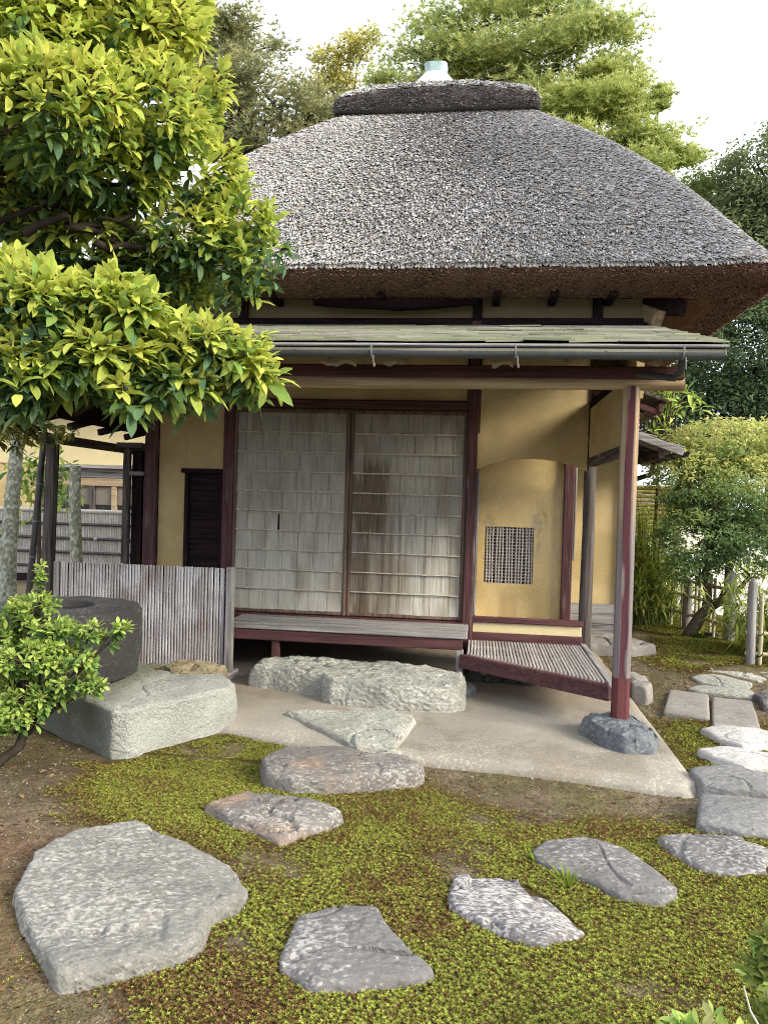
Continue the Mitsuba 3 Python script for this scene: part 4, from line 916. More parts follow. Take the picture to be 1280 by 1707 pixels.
# left background: bamboo fence and a second building
def panel_fence(name, label, x0, x1, y0, y1, ztop, group=None):
    f = thing(name, label, 'fence', group); p0, p1 = np.array([x0, y0, 0.]), np.array([x1, y1, 0.]); L = np.linalg.norm(p1 - p0); d = (p1 - p0) / L; nrm = np.array([d[1], -d[0], 0]); nrm *= -np.sign(nrm[1]) if nrm[1] > 0 else 1
    ms = []; s = .015; r2 = np.random.default_rng(int(abs(x0) * 100))
    while s < L:
        b = p0 + d * s; h = ztop + r2.normal(0, .01); ms.append(tube([b + [0, 0, .1], b + d * r2.normal(0, .004) + [0, 0, h]], .0135, 5)); s += .026
    part(f, 'bamboo_slat', S(cat(ms), 'old_bamboo', 50), kind='stuff')
    for z in (.24, .46, .68, .90): part(f, 'rail', S(bamboo(p0 + nrm * .03 + [0, 0, z], p1 + nrm * .03 + [0, 0, z], .022, 8, .35), 'dark_bamboo' if z < 1 else 'old_bamboo', 50))
    part(f, 'top_rail', S(bamboo(p0 + [0, 0, ztop + .02], p1 + [0, 0, ztop + .02], .034, 10, .5), 'old_bamboo', 50))
    part(f, 'foot_board', S(beam(p0 + [0, 0, .05], p1 + [0, 0, .05], .03, .12), 'dark_wood_x'))
    for s in np.arange(.3, L, .72):
        for z in (.24, .68): part(f, 'rope_knot', S(trimesh.Trimesh(*[getattr(trimesh.creation.icosphere(1, .028), a) for a in ('vertices', 'faces')]).apply_translation(p0 + d * s + nrm * .045 + [0, 0, z]), 'old_bamboo', True))
    return f
panel_fence('bamboo_fence', 'tall grey bamboo slat fence behind the basin on the left', -7.2, -3.9, 4.9, 4.9, 1.08)
lb = thing('side_building', 'yellow walled building with brown framed windows behind the left bamboo fence', 'building')
pb = lambda n, *a: part(lb, n, S(box(*a[:6]), a[6]))
pb('wall', -9, -3.2, 8.0, 8.1, 1.93, 3.4, 'pale_plaster'); pb('wall', -9, -3.2, 8.05, 8.1, 0, .9, 'plaster'); pb('wall', -9, -7.45, 8.02, 8.1, .9, 1.93, 'plaster')
pb('window_hood', -7.5, -3.2, 7.8, 8.0, 1.86, 1.92, 'grey_wood_x'); pb('band', -7.5, -3.2, 7.97, 8.04, 1.68, 1.85, 'grey_wood_x'); pb('lintel', -7.5, -3.2, 7.95, 8.04, 1.52, 1.67, 'tan_log_x'); pb('sill', -7.5, -3.2, 7.9, 8.04, .86, .93, 'old_wood_x')
for i, x in enumerate((-7.45, -6.95, -6.45, -6.0, -5.5, -4.9)): pb('mullion', x - .05, x + .05, 7.96, 8.04, .93, 1.52, 'tan_log_x' if i in (3, 4) else 'old_wood_z')
for xa, xb in ((-7.4, -7.0), (-6.9, -6.5), (-6.4, -6.05), (-5.95, -5.55), (-5.45, -4.95)):
    w = part(lb, 'window', S(box(xa, xb, 8.03, 8.04, .93, 1.52, .001), 'window_glass')); part(w, 'blind', S(box(xa + .01, xb - .01, 8.005, 8.015, 1.15, 1.52, .001), 'blind'))
pb('roof', -9.5, -2.9, 7.3, 10, 3.3, 3.42, 'tile_grey'); pb('rear_wall', -9, -3.2, 9.9, 10, 0, 3.3, 'plaster')
st = thing('cut_trunk', 'pale lichen covered cut off trunk with a sprig, before the left bamboo fence', 'tree trunk')
m = tube([(-3.47, 2, 0), (-3.48, 2.0, .6), (-3.52, 2.0, 1.2), (-3.52, 2, 1.70)], [.075, .068, .066, .062], 18); m = m.subdivide(); part(st, 'trunk', S(roughen(m, .02, 14, 8), 'lichen_bark', 50))
lt = thing('mossy_trunk', 'pale lichen covered trunk cut by the left edge of the picture', 'tree trunk')
part(lt, 'trunk', S(roughen(tube([(-4.45, 2.2, 0), (-4.45, 2.2, .6), (-4.42, 2.2, 1.3), (-4.36, 2.2, 2.1)], [.10, .095, .085, .07], 16), .02, 14, 9), 'lichen_bark', 50))

# right: bamboo lattice fences
def yotsume(label, p0, p1, h, zs, step, posts=(), r_=.018, gz0=GZ, double=True):
    f = thing('bamboo_lattice_fence', label, 'fence', None); p0, p1 = np.array([*p0, 0.]), np.array([*p1, 0.]); L = np.linalg.norm(p1 - p0); d = (p1 - p0) / L; nr_ = np.array([-d[1], d[0], 0]); r2 = np.random.default_rng(int(L * 1000))
    s = step * .6; i = 0
    while s < L:
        side = .024 * (1 if i % 2 else -1) if double else .02
        b = p0 + d * s + nr_ * side; hh = h * r2.uniform(.93, 1.07); part(f, 'upright', S(bamboo(b + [0, 0, gz0 - .02], b + [0, 0, gz0 + hh], r_, 8, .3), 'fence_bamboo', 50)); s += step; i += 1
        if r_ > .015:
            for z in zs: part(f, 'knot', S(tube([b + nr_ * math.cos(a) * (r_ + .006) + d * (.02 * math.sin(a)) + [0, 0, gz0 + z + .018 * math.sin(a + .6)] for a in np.linspace(0, 6.28, 10)], .005, 5), 'rope', 50))
    for z in zs: part(f, 'rail', S(bamboo(p0 - d * .05 + [0, 0, gz0 + z], p1 + d * .05 + [0, 0, gz0 + z], r_ * 1.05, 8, .4), 'fence_bamboo' if r_ > .015 else 'old_bamboo', 50))
    for s, hh, rr_ in posts: part(f, 'post', S(roughen(tube([p0 + d * s + [0, 0, gz0 - .05], p0 + d * s + [0, 0, gz0 + hh * .6], p0 + d * s + [0, 0, gz0 + hh - .06], p0 + d * s + [0, 0, gz0 + hh]], [rr_, rr_ * .95, rr_ * .85, rr_ * .3], 12), .012, 14, 3), 'grey_wood_z', 50))
    return f
yotsume('bamboo lattice fence with a tall pointed grey post at the right edge', (3.60, 1.02), (5.0, .82), .68, (.17, .36), .125, ((0.0, .86, .045),))
yotsume('bamboo lattice fence running along the right side behind the leaning tree', (3.45, 4.05), (3.86, 2.45), .74, (.2, .42, .6), .16, ((1.64, .82, .065), (.75, .62, .06)))
yotsume('far low fence of thin bamboo stakes under the bamboo grass', (2.5, 4.35), (3.5, 4.25), .46, (.22, .46), .06, ((.35, .45, .03), (.98, .8, .05)), .009)
whole('dark_block', S(box(3.70, 3.84, 2.72, 2.84, GZ, GZ + .07, .012), 'stone_dark'), 'low dark stone block at the foot of the bamboo fence behind the leaning tree', 'stone')
of = thing('brushwood_screen', 'olive yellow screen of horizontal bamboo behind the annex gutter', 'screen')
for i in range(11): part(of, 'bamboo_rail', S(bamboo((2.7, 5.0 + .01 * random.random(), 1.08 + i * .062), (3.95, 5.0, 1.085 + i * .062 + random.uniform(-.01, .01)), .031, 8, .4), 'olive_bamboo', 50))
for x in (2.75, 3.9): part(of, 'post', S(tube([(x, 5.05, GZ), (x, 5.05, 1.8)], .04, 10), 'old_wood_z', 50))
whole('far_wall', S(box(4.2, 9.5, 8.4, 8.55, GZ, 1.1, .02), 'pale_wall'), 'pale low wall glimpsed beyond the bamboo fences', 'wall')

# ------------------------------------------------------------------ foliage
def leaf_mesh(length, width, curl=.25, fold=.35, n=6, shape=.62, seed=0):
    """a leaf along +x, base at the origin: two folded strips that droop towards the tip"""
    s = np.linspace(0, 1, n); w = width / 2 * (np.sin(np.pi * s ** shape) ** .8); w[0] = width * .03; w[-1] = 0.0005
    rr_ = np.random.default_rng(seed); z = length * (-curl * s ** 2 + rr_.normal(0, .012, n)); x = length * s * (1 - .25 * curl * s)
    mid = np.stack([x, x * 0, z], -1); L = np.stack([x, w, z + w * fold], -1); R = np.stack([x, -w, z + w * fold], -1)
    V = np.vstack([mid, L, R]); F = []
    for i in range(n - 1): F += [(i, i + 1, n + i + 1), (i, n + i + 1, n + i), (i, 2 * n + i, 2 * n + i + 1), (i, 2 * n + i + 1, i + 1)]
    return V, np.array(F)
def rot_to(d, up_, roll=0.0):
    d = d / np.linalg.norm(d); s = np.cross(up_, d)
    if np.linalg.norm(s) < 1e-3: s = np.cross([1.0, 0, 0], d)
    s /= np.linalg.norm(s); u = np.cross(d, s); c, sn = math.cos(roll), math.sin(roll)
    return np.stack([d, s * c + u * sn, u * c - s * sn], 1)
def rosette_leaves(tip, axis, k, L, r, droop=.0, spread=(.35, 1.25)):
    """matrices of k leaves whorled round a twig tip"""
    out = []; A = rot_to(axis, np.array([.2, .1, 1.0])); ph = r.uniform(0, 6.28)
    for i in range(k):
        f = i / max(k - 1, 1); el = spread[0] + (spread[1] - spread[0]) * (1 - f) ** .8 + r.normal(0, .12); ph += 2.4
        d = A @ np.array([math.cos(el), math.sin(el) * math.cos(ph), math.sin(el) * math.sin(ph)]); d[2] -= droop * (1 - f) + .05
        d /= np.linalg.norm(d); R = rot_to(d, np.array([0, 0, 1.0]) + .25 * r.normal(0, 1, 3), r.normal(0, .25)); s = L * r.uniform(.75, 1.12) * (.72 + .28 * (1 - f))
        m = np.eye(4); m[:3, :3] = R * s; m[:3, 3] = tip - axis * (.02 + .055 * (1 - f)) * L / .1 * 1.0; out.append(m)
    return out
def bake(mats, protos, cols, r):
    Vs, Fs, Cs, o = [], [], [], 0
    for m, c in zip(mats, cols):
        V, F = protos[r.integers(len(protos))]
        Vs.append(V @ m[:3, :3].T + m[:3, 3]); Fs.append(F + o); Cs.append(np.broadcast_to(c, (len(V), 3))); o += len(V)
    return np.vstack(Vs), np.vstack(Fs), np.vstack(Cs)
def in_ellipsoid(c, rad, n, r, shell=.0):
    d = r.normal(0, 1, (n, 3)); d /= np.linalg.norm(d, axis=1, keepdims=True); s = (shell + (1 - shell) * r.random(n)) ** (1 / 3)
    return np.array(c) + d * s[:, None] * np.array(rad), d
def limb(p0, p1, r0_, r1_, r, wob=.06, n=7, sag_=0.0):
    t = np.linspace(0, 1, n)[:, None]; p = np.array(p0) * (1 - t) + np.array(p1) * t; L = np.linalg.norm(np.array(p1) - np.array(p0))
    p = p + r.normal(0, wob * L * .3, (n, 3)) * np.sin(np.pi * t); p[:, 2] += sag_ * L * (np.sin(np.pi * t[:, 0])); return tube(p, np.linspace(r0_, r1_, n), 7)

# the broad leaved tree in the left foreground
bt = thing('broadleaf_tree', 'glossy yellow green broadleaf tree hanging over the left foreground', 'tree')
r = np.random.default_rng(101)
UP = [(-.82, -3.3, 3.33, .38, .28), (-.44, -3.2, 3.40, .31, .23), (-.61, -3.5, 2.92, .35, .24), (-.36, -3.3, 3.02, .29, .22), (-.24, -3.0, 3.24, .18, .18), (-.62, -3.2, 2.82, .38, .16), (-.22, -3.0, 2.88, .24, .18), (-.06, -2.95, 2.66, .20, .15), (.03, -2.95, 2.50, .16, .11), (-.27, -3.0, 2.60, .26, .13), (-1.15, -3.4, 3.1, .4, .4), (-.95, -3.0, 3.75, .5, .3), (-.5, -3.0, 3.72, .35, .2), (-.75, -3.0, 2.56, .35, .14), (-.45, -2.9, 2.5, .3, .12), (-.95, -3.1, 2.75, .3, .2), (-.6, -2.7, 2.45, .4, .14), (.10, -2.95, 2.58, .12, .10), (-.1, -2.9, 2.42, .18, .08)]
LO = [(-.38, -4.0, 2.05, .19, .11), (-.15, -3.9, 2.06, .20, .10), (.09, -3.8, 1.96, .17, .09), (.23, -3.72, 1.90, .13, .08), (-.23, -3.9, 1.89, .24, .10), (.03, -3.8, 1.83, .19, .065), (-.42, -4.0, 1.84, .16, .12), (-.08, -3.9, 1.76, .09, .055), (-.55, -3.9, 2.17, .13, .08), (-.7, -3.85, 1.95, .2, .15), (.31, -3.68, 1.86, .08, .05), (.26, -3.7, 1.97, .08, .05), (-.3, -3.8, 1.95, .2, .1)]
protos = [leaf_mesh(1, .325, c, f, 8, 1.15, i) for i, (c, f) in enumerate(((.18, .3), (.3, .35), (.42, .3), (.1, .45), (.5, .2), (.26, .5)))]
shapes = [S((V, F), 'leaf_lime', True) for V, F in protos]
tips = []
def fill(pads, dens, z_lo, z_hi, kind):
    for cx, cy, cz, rx, rz in pads:
        n = max(int(dens * rx * rx * rz * 4.2 * 1000), 8)
        P, d = in_ellipsoid((cx, cy, cz), (rx * 1.02, max(rx * .85, .15), rz * 1.02), n, r, .35)
        for p, dd in zip(P, d):
            h = (p[2] - (cz - rz)) / (2 * rz); g = (p[2] - z_lo) / (z_hi - z_lo)
            axis = np.array([dd[0] * .6, dd[1] * .6 - .15, .55 + .5 * dd[2]]) + r.normal(0, .22, 3); axis[2] = max(axis[2], -.25); axis /= np.linalg.norm(axis)
            young = np.clip(.33 + .50 * h + .35 * g + .3 * dd[2] + .16 * dd[0] + r.normal(0, .2), 0, 1)  # young growth plus painted top light: yellower on high and outer tips
            tips.append((p, axis, young, kind, (cx, cy, cz)))
fill(UP, 1.9, 2.35, 3.1, 'up'); fill(LO, 7.0, 1.7, 2.2, 'lo')
G = [np.array(LEAFC[k]) for k in ('leaf_deep', 'leaf_blue', 'leaf_green', 'leaf_lime', 'leaf_gold')]
allm, allc, allk, ally = [], [], [], []
twigs = []
for p, axis, young, kind, c in tips:
    L = (.104 if kind == 'lo' else .098) * r.uniform(.85, 1.12); k = int(r.integers(6, 10))
    ms = rosette_leaves(p, axis, k, L, r, droop=.45 if young < .5 else .22, spread=(.3, 1.25))
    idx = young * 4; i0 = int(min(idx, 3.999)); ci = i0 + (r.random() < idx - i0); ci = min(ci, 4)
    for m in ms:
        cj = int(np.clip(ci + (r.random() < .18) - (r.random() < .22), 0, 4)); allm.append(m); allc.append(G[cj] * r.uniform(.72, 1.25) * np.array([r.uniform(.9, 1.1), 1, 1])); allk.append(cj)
    q_ = np.array(c) + (p - np.array(c)) * .45 - np.array([0, 0, .03]); twigs.append(limb(p, p * .35 + q_ * .65, .0028, .005, r, .1, 4))
allm = np.array(allm); pos = allm[:, :3, 3] + allm[:, :3, 0] * .5
dist = np.linalg.norm(pos - CAM, axis=1); 
# the leaves nearest the front of each clump are parts of their own
cell = np.round((pos - CAM) / dist[:, None] / .035).astype(int); seen = {}
for i in np.argsort(dist):
    k = tuple(cell[i])
    if k not in seen and ((pos[i] - CAM) / dist[i]) @ r0 > -.62: seen[k] = i
front_i = sorted(seen.values(), key=lambda i: dist[i])[:300]; fs = set(front_i)
NAMES = ['leaf_deep', 'leaf_blue', 'leaf_green', 'leaf_lime', 'leaf_gold']
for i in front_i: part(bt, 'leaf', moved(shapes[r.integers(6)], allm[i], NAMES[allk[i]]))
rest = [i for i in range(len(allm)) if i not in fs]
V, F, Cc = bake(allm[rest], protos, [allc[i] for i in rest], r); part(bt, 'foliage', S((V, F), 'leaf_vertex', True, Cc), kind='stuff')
part(bt, 'twig', S(cat(twigs), 'bark', True), kind='stuff')
TR = np.array([-1.75, -3.1, 0.0])
part(bt, 'trunk', S(tube([TR + [0, 0, GZ - .1], TR + [.02, 0, .8], TR + [.12, 0, 1.6], TR + [.3, -.05, 2.3], TR + [.55, -.1, 3.1]], [.12, .10, .09, .075, .05], 14), 'dark_bark', True))
for c, z in (((-.6, -3.3, 2.72), 2.0), ((-.3, -3.0, 2.6), 2.1), ((-.62, -3.2, 2.9), 2.3), ((-.4, -3.3, 3.1), 2.5), ((-.82, -3.3, 3.3), 2.7), ((-.05, -2.95, 2.55), 2.05), ((-.2, -3.9, 1.88), 1.4), ((.1, -3.8, 1.84), 1.45), ((-.4, -4.0, 1.9), 1.4)):
    part(bt, 'branch', S(limb(TR + [.1 + (z - 1.4) * .2, 0, z], c, .03, .010, r, .16, 9, .05), 'dark_bark', True))
for c0, c1 in (((-.7, -3.25, 2.55), (-.25, -3.05, 2.52)), ((-.85, -3.3, 2.5), (-.4, -3.2, 2.62)), ((-.75, -3.3, 2.62), (-.45, -3.1, 2.8)), ((-.6, -3.2, 2.5), (-.1, -2.95, 2.5)), ((-.9, -3.2, 2.75), (-.5, -3.1, 2.45))):
    part(bt, 'branch', S(limb(c0, c1, .02, .006, r, .2, 8), 'dark_bark', True))

# crowns of small leaves
def small_leaves(P, Nn, L, W, col, r, fold=.3):
    """each leaf a folded diamond of four faces"""
    n = len(P); a = r.normal(0, 1, (n, 3)); d = np.cross(Nn, a); d /= np.linalg.norm(d, axis=1, keepdims=True) + 1e-9; s = np.cross(Nn, d)
    L, W = L[:, None], W[:, None]
    V = np.stack([P - d * L / 2, P + s * W / 2 + Nn * W * fold, P + d * L / 2 - Nn * L * .1, P - s * W / 2 + Nn * W * fold], 1)
    f = np.array([(0, 2, 1), (0, 3, 2)]); F = (np.arange(n)[:, None, None] * 4 + f[None]).reshape(-1, 3)
    return V.reshape(-1, 3), F, np.repeat(col, 4, 0)
def crown(pads, n, L, pal, r, clump=.16, per=22, upb=.5, shell=.45, asp=.42, flat=1.0):
    pal = np.array(pal, float); w = np.array([p[3] * p[4] for p in pads]); w /= w.sum(); Vs = []
    for (cx, cy, cz, rx, rz), ww in zip(pads, w):
        nc = max(int(n * ww / per), 3); ry = rx * .9
        Cn, d = in_ellipsoid((cx, cy, cz), (rx, ry, rz), nc, r, shell)
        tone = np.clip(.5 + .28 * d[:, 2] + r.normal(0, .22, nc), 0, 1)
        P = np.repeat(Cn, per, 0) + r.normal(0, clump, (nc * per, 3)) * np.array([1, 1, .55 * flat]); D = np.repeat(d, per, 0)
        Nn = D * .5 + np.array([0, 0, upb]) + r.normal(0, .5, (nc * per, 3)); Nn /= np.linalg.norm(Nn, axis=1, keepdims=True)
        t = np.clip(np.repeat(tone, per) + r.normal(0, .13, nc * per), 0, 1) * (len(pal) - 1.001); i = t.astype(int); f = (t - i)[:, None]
        col = (pal[i] * (1 - f) + pal[i + 1] * f) * r.uniform(.8, 1.2, (nc * per, 1)); k = nc * per
        Vs.append(small_leaves(P, Nn, L * r.uniform(.7, 1.3, k), L * asp * r.uniform(.8, 1.2, k), col, r))
    return join_v(Vs)
def needles(pads, n, L, pal, r, flat=.5, blades=7, shell=.3):
    """tufts of needles on flat pads"""
    pal = np.array(pal, float); w = np.array([p[3] * p[4] for p in pads]); w /= w.sum(); out = []
    for (cx, cy, cz, rx, rz), ww in zip(pads, w):
        k = int(n * ww); sub = max(int(3 + rx * 7), 4); C0, d0 = in_ellipsoid((cx, cy, cz), (rx, rx, rz), sub, r, .3)
        pk = r.integers(0, sub, k); P = C0[pk] + r.normal(0, 1, (k, 3)) * np.array([.30, .30, .09]) * min(rx, 1.2) * 1.1
        tone = np.clip(.5 + .2 * d0[pk, 2] + r.normal(0, .25, k), 0, 1)[:, None] * (len(pal) - 1.001); i = tone.astype(int)[:, 0]; f = tone - i[:, None]
        col = pal[i] * (1 - f) + pal[i + 1] * f; V = np.zeros((k, blades * 3, 3))
        for b in range(blades):
            d = r.normal(0, 1, (k, 3)); d[:, 2] = np.abs(d[:, 2]) * .8 + .15; d /= np.linalg.norm(d, axis=1, keepdims=True); s = np.cross(d, r.normal(0, 1, (k, 3))); s /= np.linalg.norm(s, axis=1, keepdims=True) + 1e-9
            V[:, 3 * b] = P + s * L * .10; V[:, 3 * b + 1] = P - s * L * .10; V[:, 3 * b + 2] = P + d * L * r.uniform(.7, 1.2, (k, 1))
        out.append((V.reshape(-1, 3), np.arange(k * blades * 3).reshape(-1, 3), np.repeat(col, blades * 3, 0)))
    return join_v(out)
def tree(name, label, cat_, pads, base, kind, n, L, pal, r, trunk_r=.15, group=None, bark='bark', **kw):
    t = thing(name, label, cat_, group); base = np.array(base, float); top = np.array([np.mean([p[0] for p in pads]), np.mean([p[1] for p in pads]), np.mean([p[2] for p in pads])]); low = min(p[2] - p[4] for p in pads)
    fork = base * .35 + top * .65; fork[2] = max(low - .1, base[2] + .45 * (top[2] - base[2])); fork[2] = min(fork[2], top[2])
    part(t, 'trunk', S(roughen(limb(base, fork, trunk_r, trunk_r * .6, r, .08, 9), trunk_r * .2, 4, 3), bark, True))
    bm = []
    for p in pads:
        c = np.array(p[:3]); part(t, 'limb', S(limb(fork, c, trunk_r * .45, trunk_r * .14, r, .14, 8), bark, True))
        for _ in range(7):
            e, _d = in_ellipsoid(c, (p[3] * .9, p[3] * .8, p[4] * .8), 1, r, .7); bm.append(limb(c - [0, 0, p[4] * .3], e[0], trunk_r * .13, trunk_r * .04, r, .14, 5))
    part(t, 'branch', S(cat(bm), bark, True), kind='stuff')
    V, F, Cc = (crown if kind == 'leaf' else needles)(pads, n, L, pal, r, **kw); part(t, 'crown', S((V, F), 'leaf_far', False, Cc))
    return t
r = np.random.default_rng(202)
PINE = [(.28, .36, .16), (.40, .48, .19), (.56, .61, .24), (.66, .67, .28)]  # far crowns: haze and glare put into these palettes as paler greens
PINEY = [(.30, .31, .12), (.44, .43, .15), (.55, .52, .18), (.64, .59, .22)]
LEAFY = [(.31, .38, .13), (.43, .50, .17), (.54, .60, .22), (.64, .67, .28)]
DARK = [(.06, .095, .06), (.09, .14, .08), (.14, .21, .105), (.21, .29, .135)]
tree('pine_tree', 'tall spreading pine tree rising behind the roof ridge, its crown open to the white sky', 'tree',
     [(-.5, 13, 12.5, 1.1, .30), (.5, 13, 13.2, 1.2, .30), (1.3, 13.2, 14.0, 1.0, .28), (2.4, 13.2, 13.5, 1.0, .3), (3.3, 13, 12.9, 1.0, .3), (2.2, 13, 12.4, 1.2, .3), (4.1, 13.6, 12.1, .8, .28), (1.0, 13.2, 12.1, 1.1, .3), (.0, 13.5, 11.6, 1.2, .3), (-1.2, 13.2, 11.8, .8, .28), (3.0, 14, 11.4, 1.0, .3), (1.7, 13.6, 14.9, .45, .22), (2.0, 13.4, 11.4, 1.1, .3)],
     (2.2, 14, -.1), 'needle', 15000, .15, PINE, r, .28, 'trees behind the house')
tree('pine_tree', 'yellow green tree right of the pine, spreading over the right slope of the thatch', 'tree',
     [(3.9, 12.5, 10.8, .8, .28), (4.7, 12.5, 10.2, .8, .26), (3.3, 12.2, 9.8, .8, .3), (4.4, 12.5, 9.4, .9, .26), (5.5, 12.8, 9.7, .55, .24), (2.9, 12, 10.7, .6, .3), (4.9, 12.6, 8.7, .9, .28), (5.7, 12.5, 8.7, .6, .24), (3.6, 12.5, 11.5, .5, .26), (5.1, 12.8, 11.1, .35, .3), (3.8, 12.3, 8.9, .8, .28), (5.3, 12.6, 8.0, .9, .3), (4.2, 12.4, 11.0, .5, .25), (5.9, 12.3, 7.9, .7, .3)],
     (4.3, 12.8, -.1), 'needle', 15000, .14, LEAFY, r, .2, 'trees behind the house')
tree('broad_tree', 'olive leaved tree filling the gap under the pine just above the thatched ridge', 'tree',
     [(.3, 14, 11.0, 1.5, .8), (1.9, 14, 11.2, 1.4, .9), (-1.0, 14.5, 10.6, 1.1, .7), (3.2, 14.2, 10.2, 1.3, .8)], (1.0, 14.6, -.1), 'leaf', 6500, .14, PINEY, r, .2, 'trees behind the house', clump=.22)
tree('thin_tree', 'thin yellowish tree standing alone against the sky left of the finial', 'tree',
     [(-3.4, 15, 13.6, .55, .5), (-2.75, 15, 14.0, .42, .4), (-3.0, 15, 12.9, .35, .5), (-2.7, 15, 12.2, .3, .5), (-3.7, 15, 12.9, .4, .3), (-2.3, 15, 14.3, .25, .25), (-3.0, 15, 11.6, .5, .4), (-3.9, 15, 11.6, .7, .3)], (-3.0, 15, -.1), 'leaf', 4200, .15, PINEY, r, .10, 'trees behind the house', clump=.12, per=10, shell=.2)
tree('pine_tree', 'dark layered pine tree behind the left roof slope, in the gap beside the broadleaf tree', 'tree',
     [(-4.9, 11, 12.2, .8, .35), (-4.4, 11, 11.7, .7, .3), (-4.5, 11, 10.9, 1.0, .3), (-3.8, 11, 10.4, 1.0, .3), (-4.7, 11, 10.2, .8, .3), (-5.6, 11, 12.0, .8, .4), (-3.2, 11.5, 10.3, .9, .3), (-4.0, 11.2, 9.6, 1.0, .3), (-5.6, 11, 10.9, .9, .35), (-5.2, 11, 9.6, .9, .3), (-2.6, 11.8, 10.6, .6, .25), (-6.3, 11, 11.5, .9, .4), (-3.3, 11.4, 9.6, .8, .25)],
     (-4.8, 11.6, -.1), 'needle', 8500, .13, [(.20, .23, .13), (.30, .33, .18), (.42, .43, .22), (.52, .5, .25)], r, .2, 'trees behind the house', bark='dark_bark')
tree('dark_evergreen_tree', 'dense dark evergreen tree below the eave corner on the right, behind the pale bush', 'tree',
     [(5.0, 9.5, 4.3, 1.1, 1.0), (6.2, 9.2, 4.4, 1.3, 1.2), (5.4, 9.3, 3.2, 1.2, .9), (6.5, 9, 3.0, 1.2, 1.0), (7.4, 9.2, 4.2, 1.2, 1.2), (5.9, 9.4, 5.4, 1.1, .8), (4.7, 9.5, 3.2, .8, .8)], (6.0, 10.2, -.1), 'leaf', 34000, .105, DARK, r, .2, 'dark trees on the right', bark='dark_bark', per=26, shell=.6)
tree('dark_evergreen_tree', 'tall dark tree rising to the right edge of the sky above the thatch corner', 'tree',
     [(6.9, 10.5, 8.3, 1.0, .9), (7.4, 10.3, 7.3, 1.1, 1.1), (6.3, 10.3, 6.6, 1.0, .8), (7.4, 10, 6.0, 1.2, 1.0), (8.2, 10.4, 8.5, 1.0, 1.0), (6.6, 10.5, 7.5, .9, .7), (7.7, 10.4, 9.2, .8, .6)], (7.2, 10.9, -.1), 'leaf', 32000, .115, [(.10, .14, .085), (.16, .21, .115), (.26, .31, .15), (.36, .4, .19)], r, .22, 'dark trees on the right', bark='dark_bark', per=26, shell=.6)
tree('broad_tree', 'mid green tree low over the right roof slope beside the tall dark tree', 'tree',
     [(5.7, 11.5, 7.3, 1.0, .7), (6.3, 11.6, 6.6, .9, .6), (5.2, 11.6, 7.6, .7, .5), (5.9, 11.5, 8.3, .7, .5)], (5.8, 11.9, -.1), 'leaf', 12000, .12, [(.09, .14, .06), (.16, .22, .085), (.26, .33, .12), (.36, .41, .15)], r, .15, 'trees behind the house', clump=.2)
tree('dark_evergreen_tree', 'broad dark tree outside the right picture edge behind the pale wall', 'tree',
     [(10.0, 9.8, 3.2, 1.6, 1.2), (11.5, 9.6, 4.2, 1.7, 1.4), (9.2, 10, 5.0, 1.4, 1.1), (12.8, 9.6, 2.8, 1.6, 1.3)], (10.6, 10.4, -.1), 'leaf', 14000, .14, DARK, r, .2, 'dark trees on the right', bark='dark_bark', per=26, shell=.6)
# the leaning garden tree on the right
gt = thing('leaning_garden_tree', 'round crowned garden tree with pale new leaves and a leaning forked trunk on the right', 'tree')
PADS = [(3.85, 3.0, 2.16, .60, .30), (3.43, 2.7, 1.76, .42, .36), (4.07, 2.8, 1.63, .54, .42), (3.58, 2.6, 1.10, .48, .32), (4.09, 2.6, .98, .45, .3), (3.42, 2.6, .76, .28, .18), (4.25, 3.0, 2.19, .42, .28), (3.72, 2.8, 1.5, .5, .4), (4.4, 2.5, 1.3, .4, .35), (3.6, 2.9, 2.0, .4, .25)]
r = np.random.default_rng(303)
def gt_crown(pads, n):
    Vs = []; w = np.array([p[3] * p[3] * p[4] for p in pads]) ** .7; w /= w.sum()
    for (cx, cy, cz, rx, rz), ww in zip(pads, w):
        nc = int(n * ww / 16); Cn, d = in_ellipsoid((cx, cy, cz), (rx, rx * .9, rz), nc, r, .5)
        young = np.clip((Cn[:, 2] - 1.2) / .8, 0, 1) * .75 + .34 * d[:, 2] + r.normal(0, .2, nc) + .05; young = np.clip(young, 0, 1)
        P = np.repeat(Cn, 16, 0) + r.normal(0, .055, (nc * 16, 3)) * [1, 1, .6]; Nn = np.repeat(d, 16, 0) * .4 + [0, -.15, .55] + r.normal(0, .45, (nc * 16, 3)); Nn /= np.linalg.norm(Nn, axis=1, keepdims=True)
        y = np.clip(np.repeat(young, 16) + r.normal(0, .12, nc * 16), 0, 1)[:, None]
        g = np.array([.17, .26, .125]) * (1 - y) + np.array([.36, .49, .17]) * y; p_ = np.array([.64, .64, .26])
        col = np.where(y > .5, g * (1 - (y - .5) * 2) + p_ * (y - .5) * 2, g * 1.1) * r.uniform(.75, 1.2, (nc * 16, 1)); k = nc * 16
        Vs.append(small_leaves(P, Nn, .062 * r.uniform(.7, 1.25, k), .022 * r.uniform(.8, 1.3, k), col, r))
    return join_v(Vs)
V, F, Cc = gt_crown(PADS, 24000); part(gt, 'crown', S((V, F), 'leaf_vertex', False, Cc))
tb = np.array([3.45, 2.62, GZ - .05])
def bend(pts, rad, sides=12): return roughen(tube(pts, rad, sides).subdivide(), .012, 16, 5)
part(gt, 'trunk', S(bend([tb, tb + [.04, 0, .12], tb + [.13, 0, .30], tb + [.24, .0, .44]], [.088, .075, .066, .062]), 'bark', True))
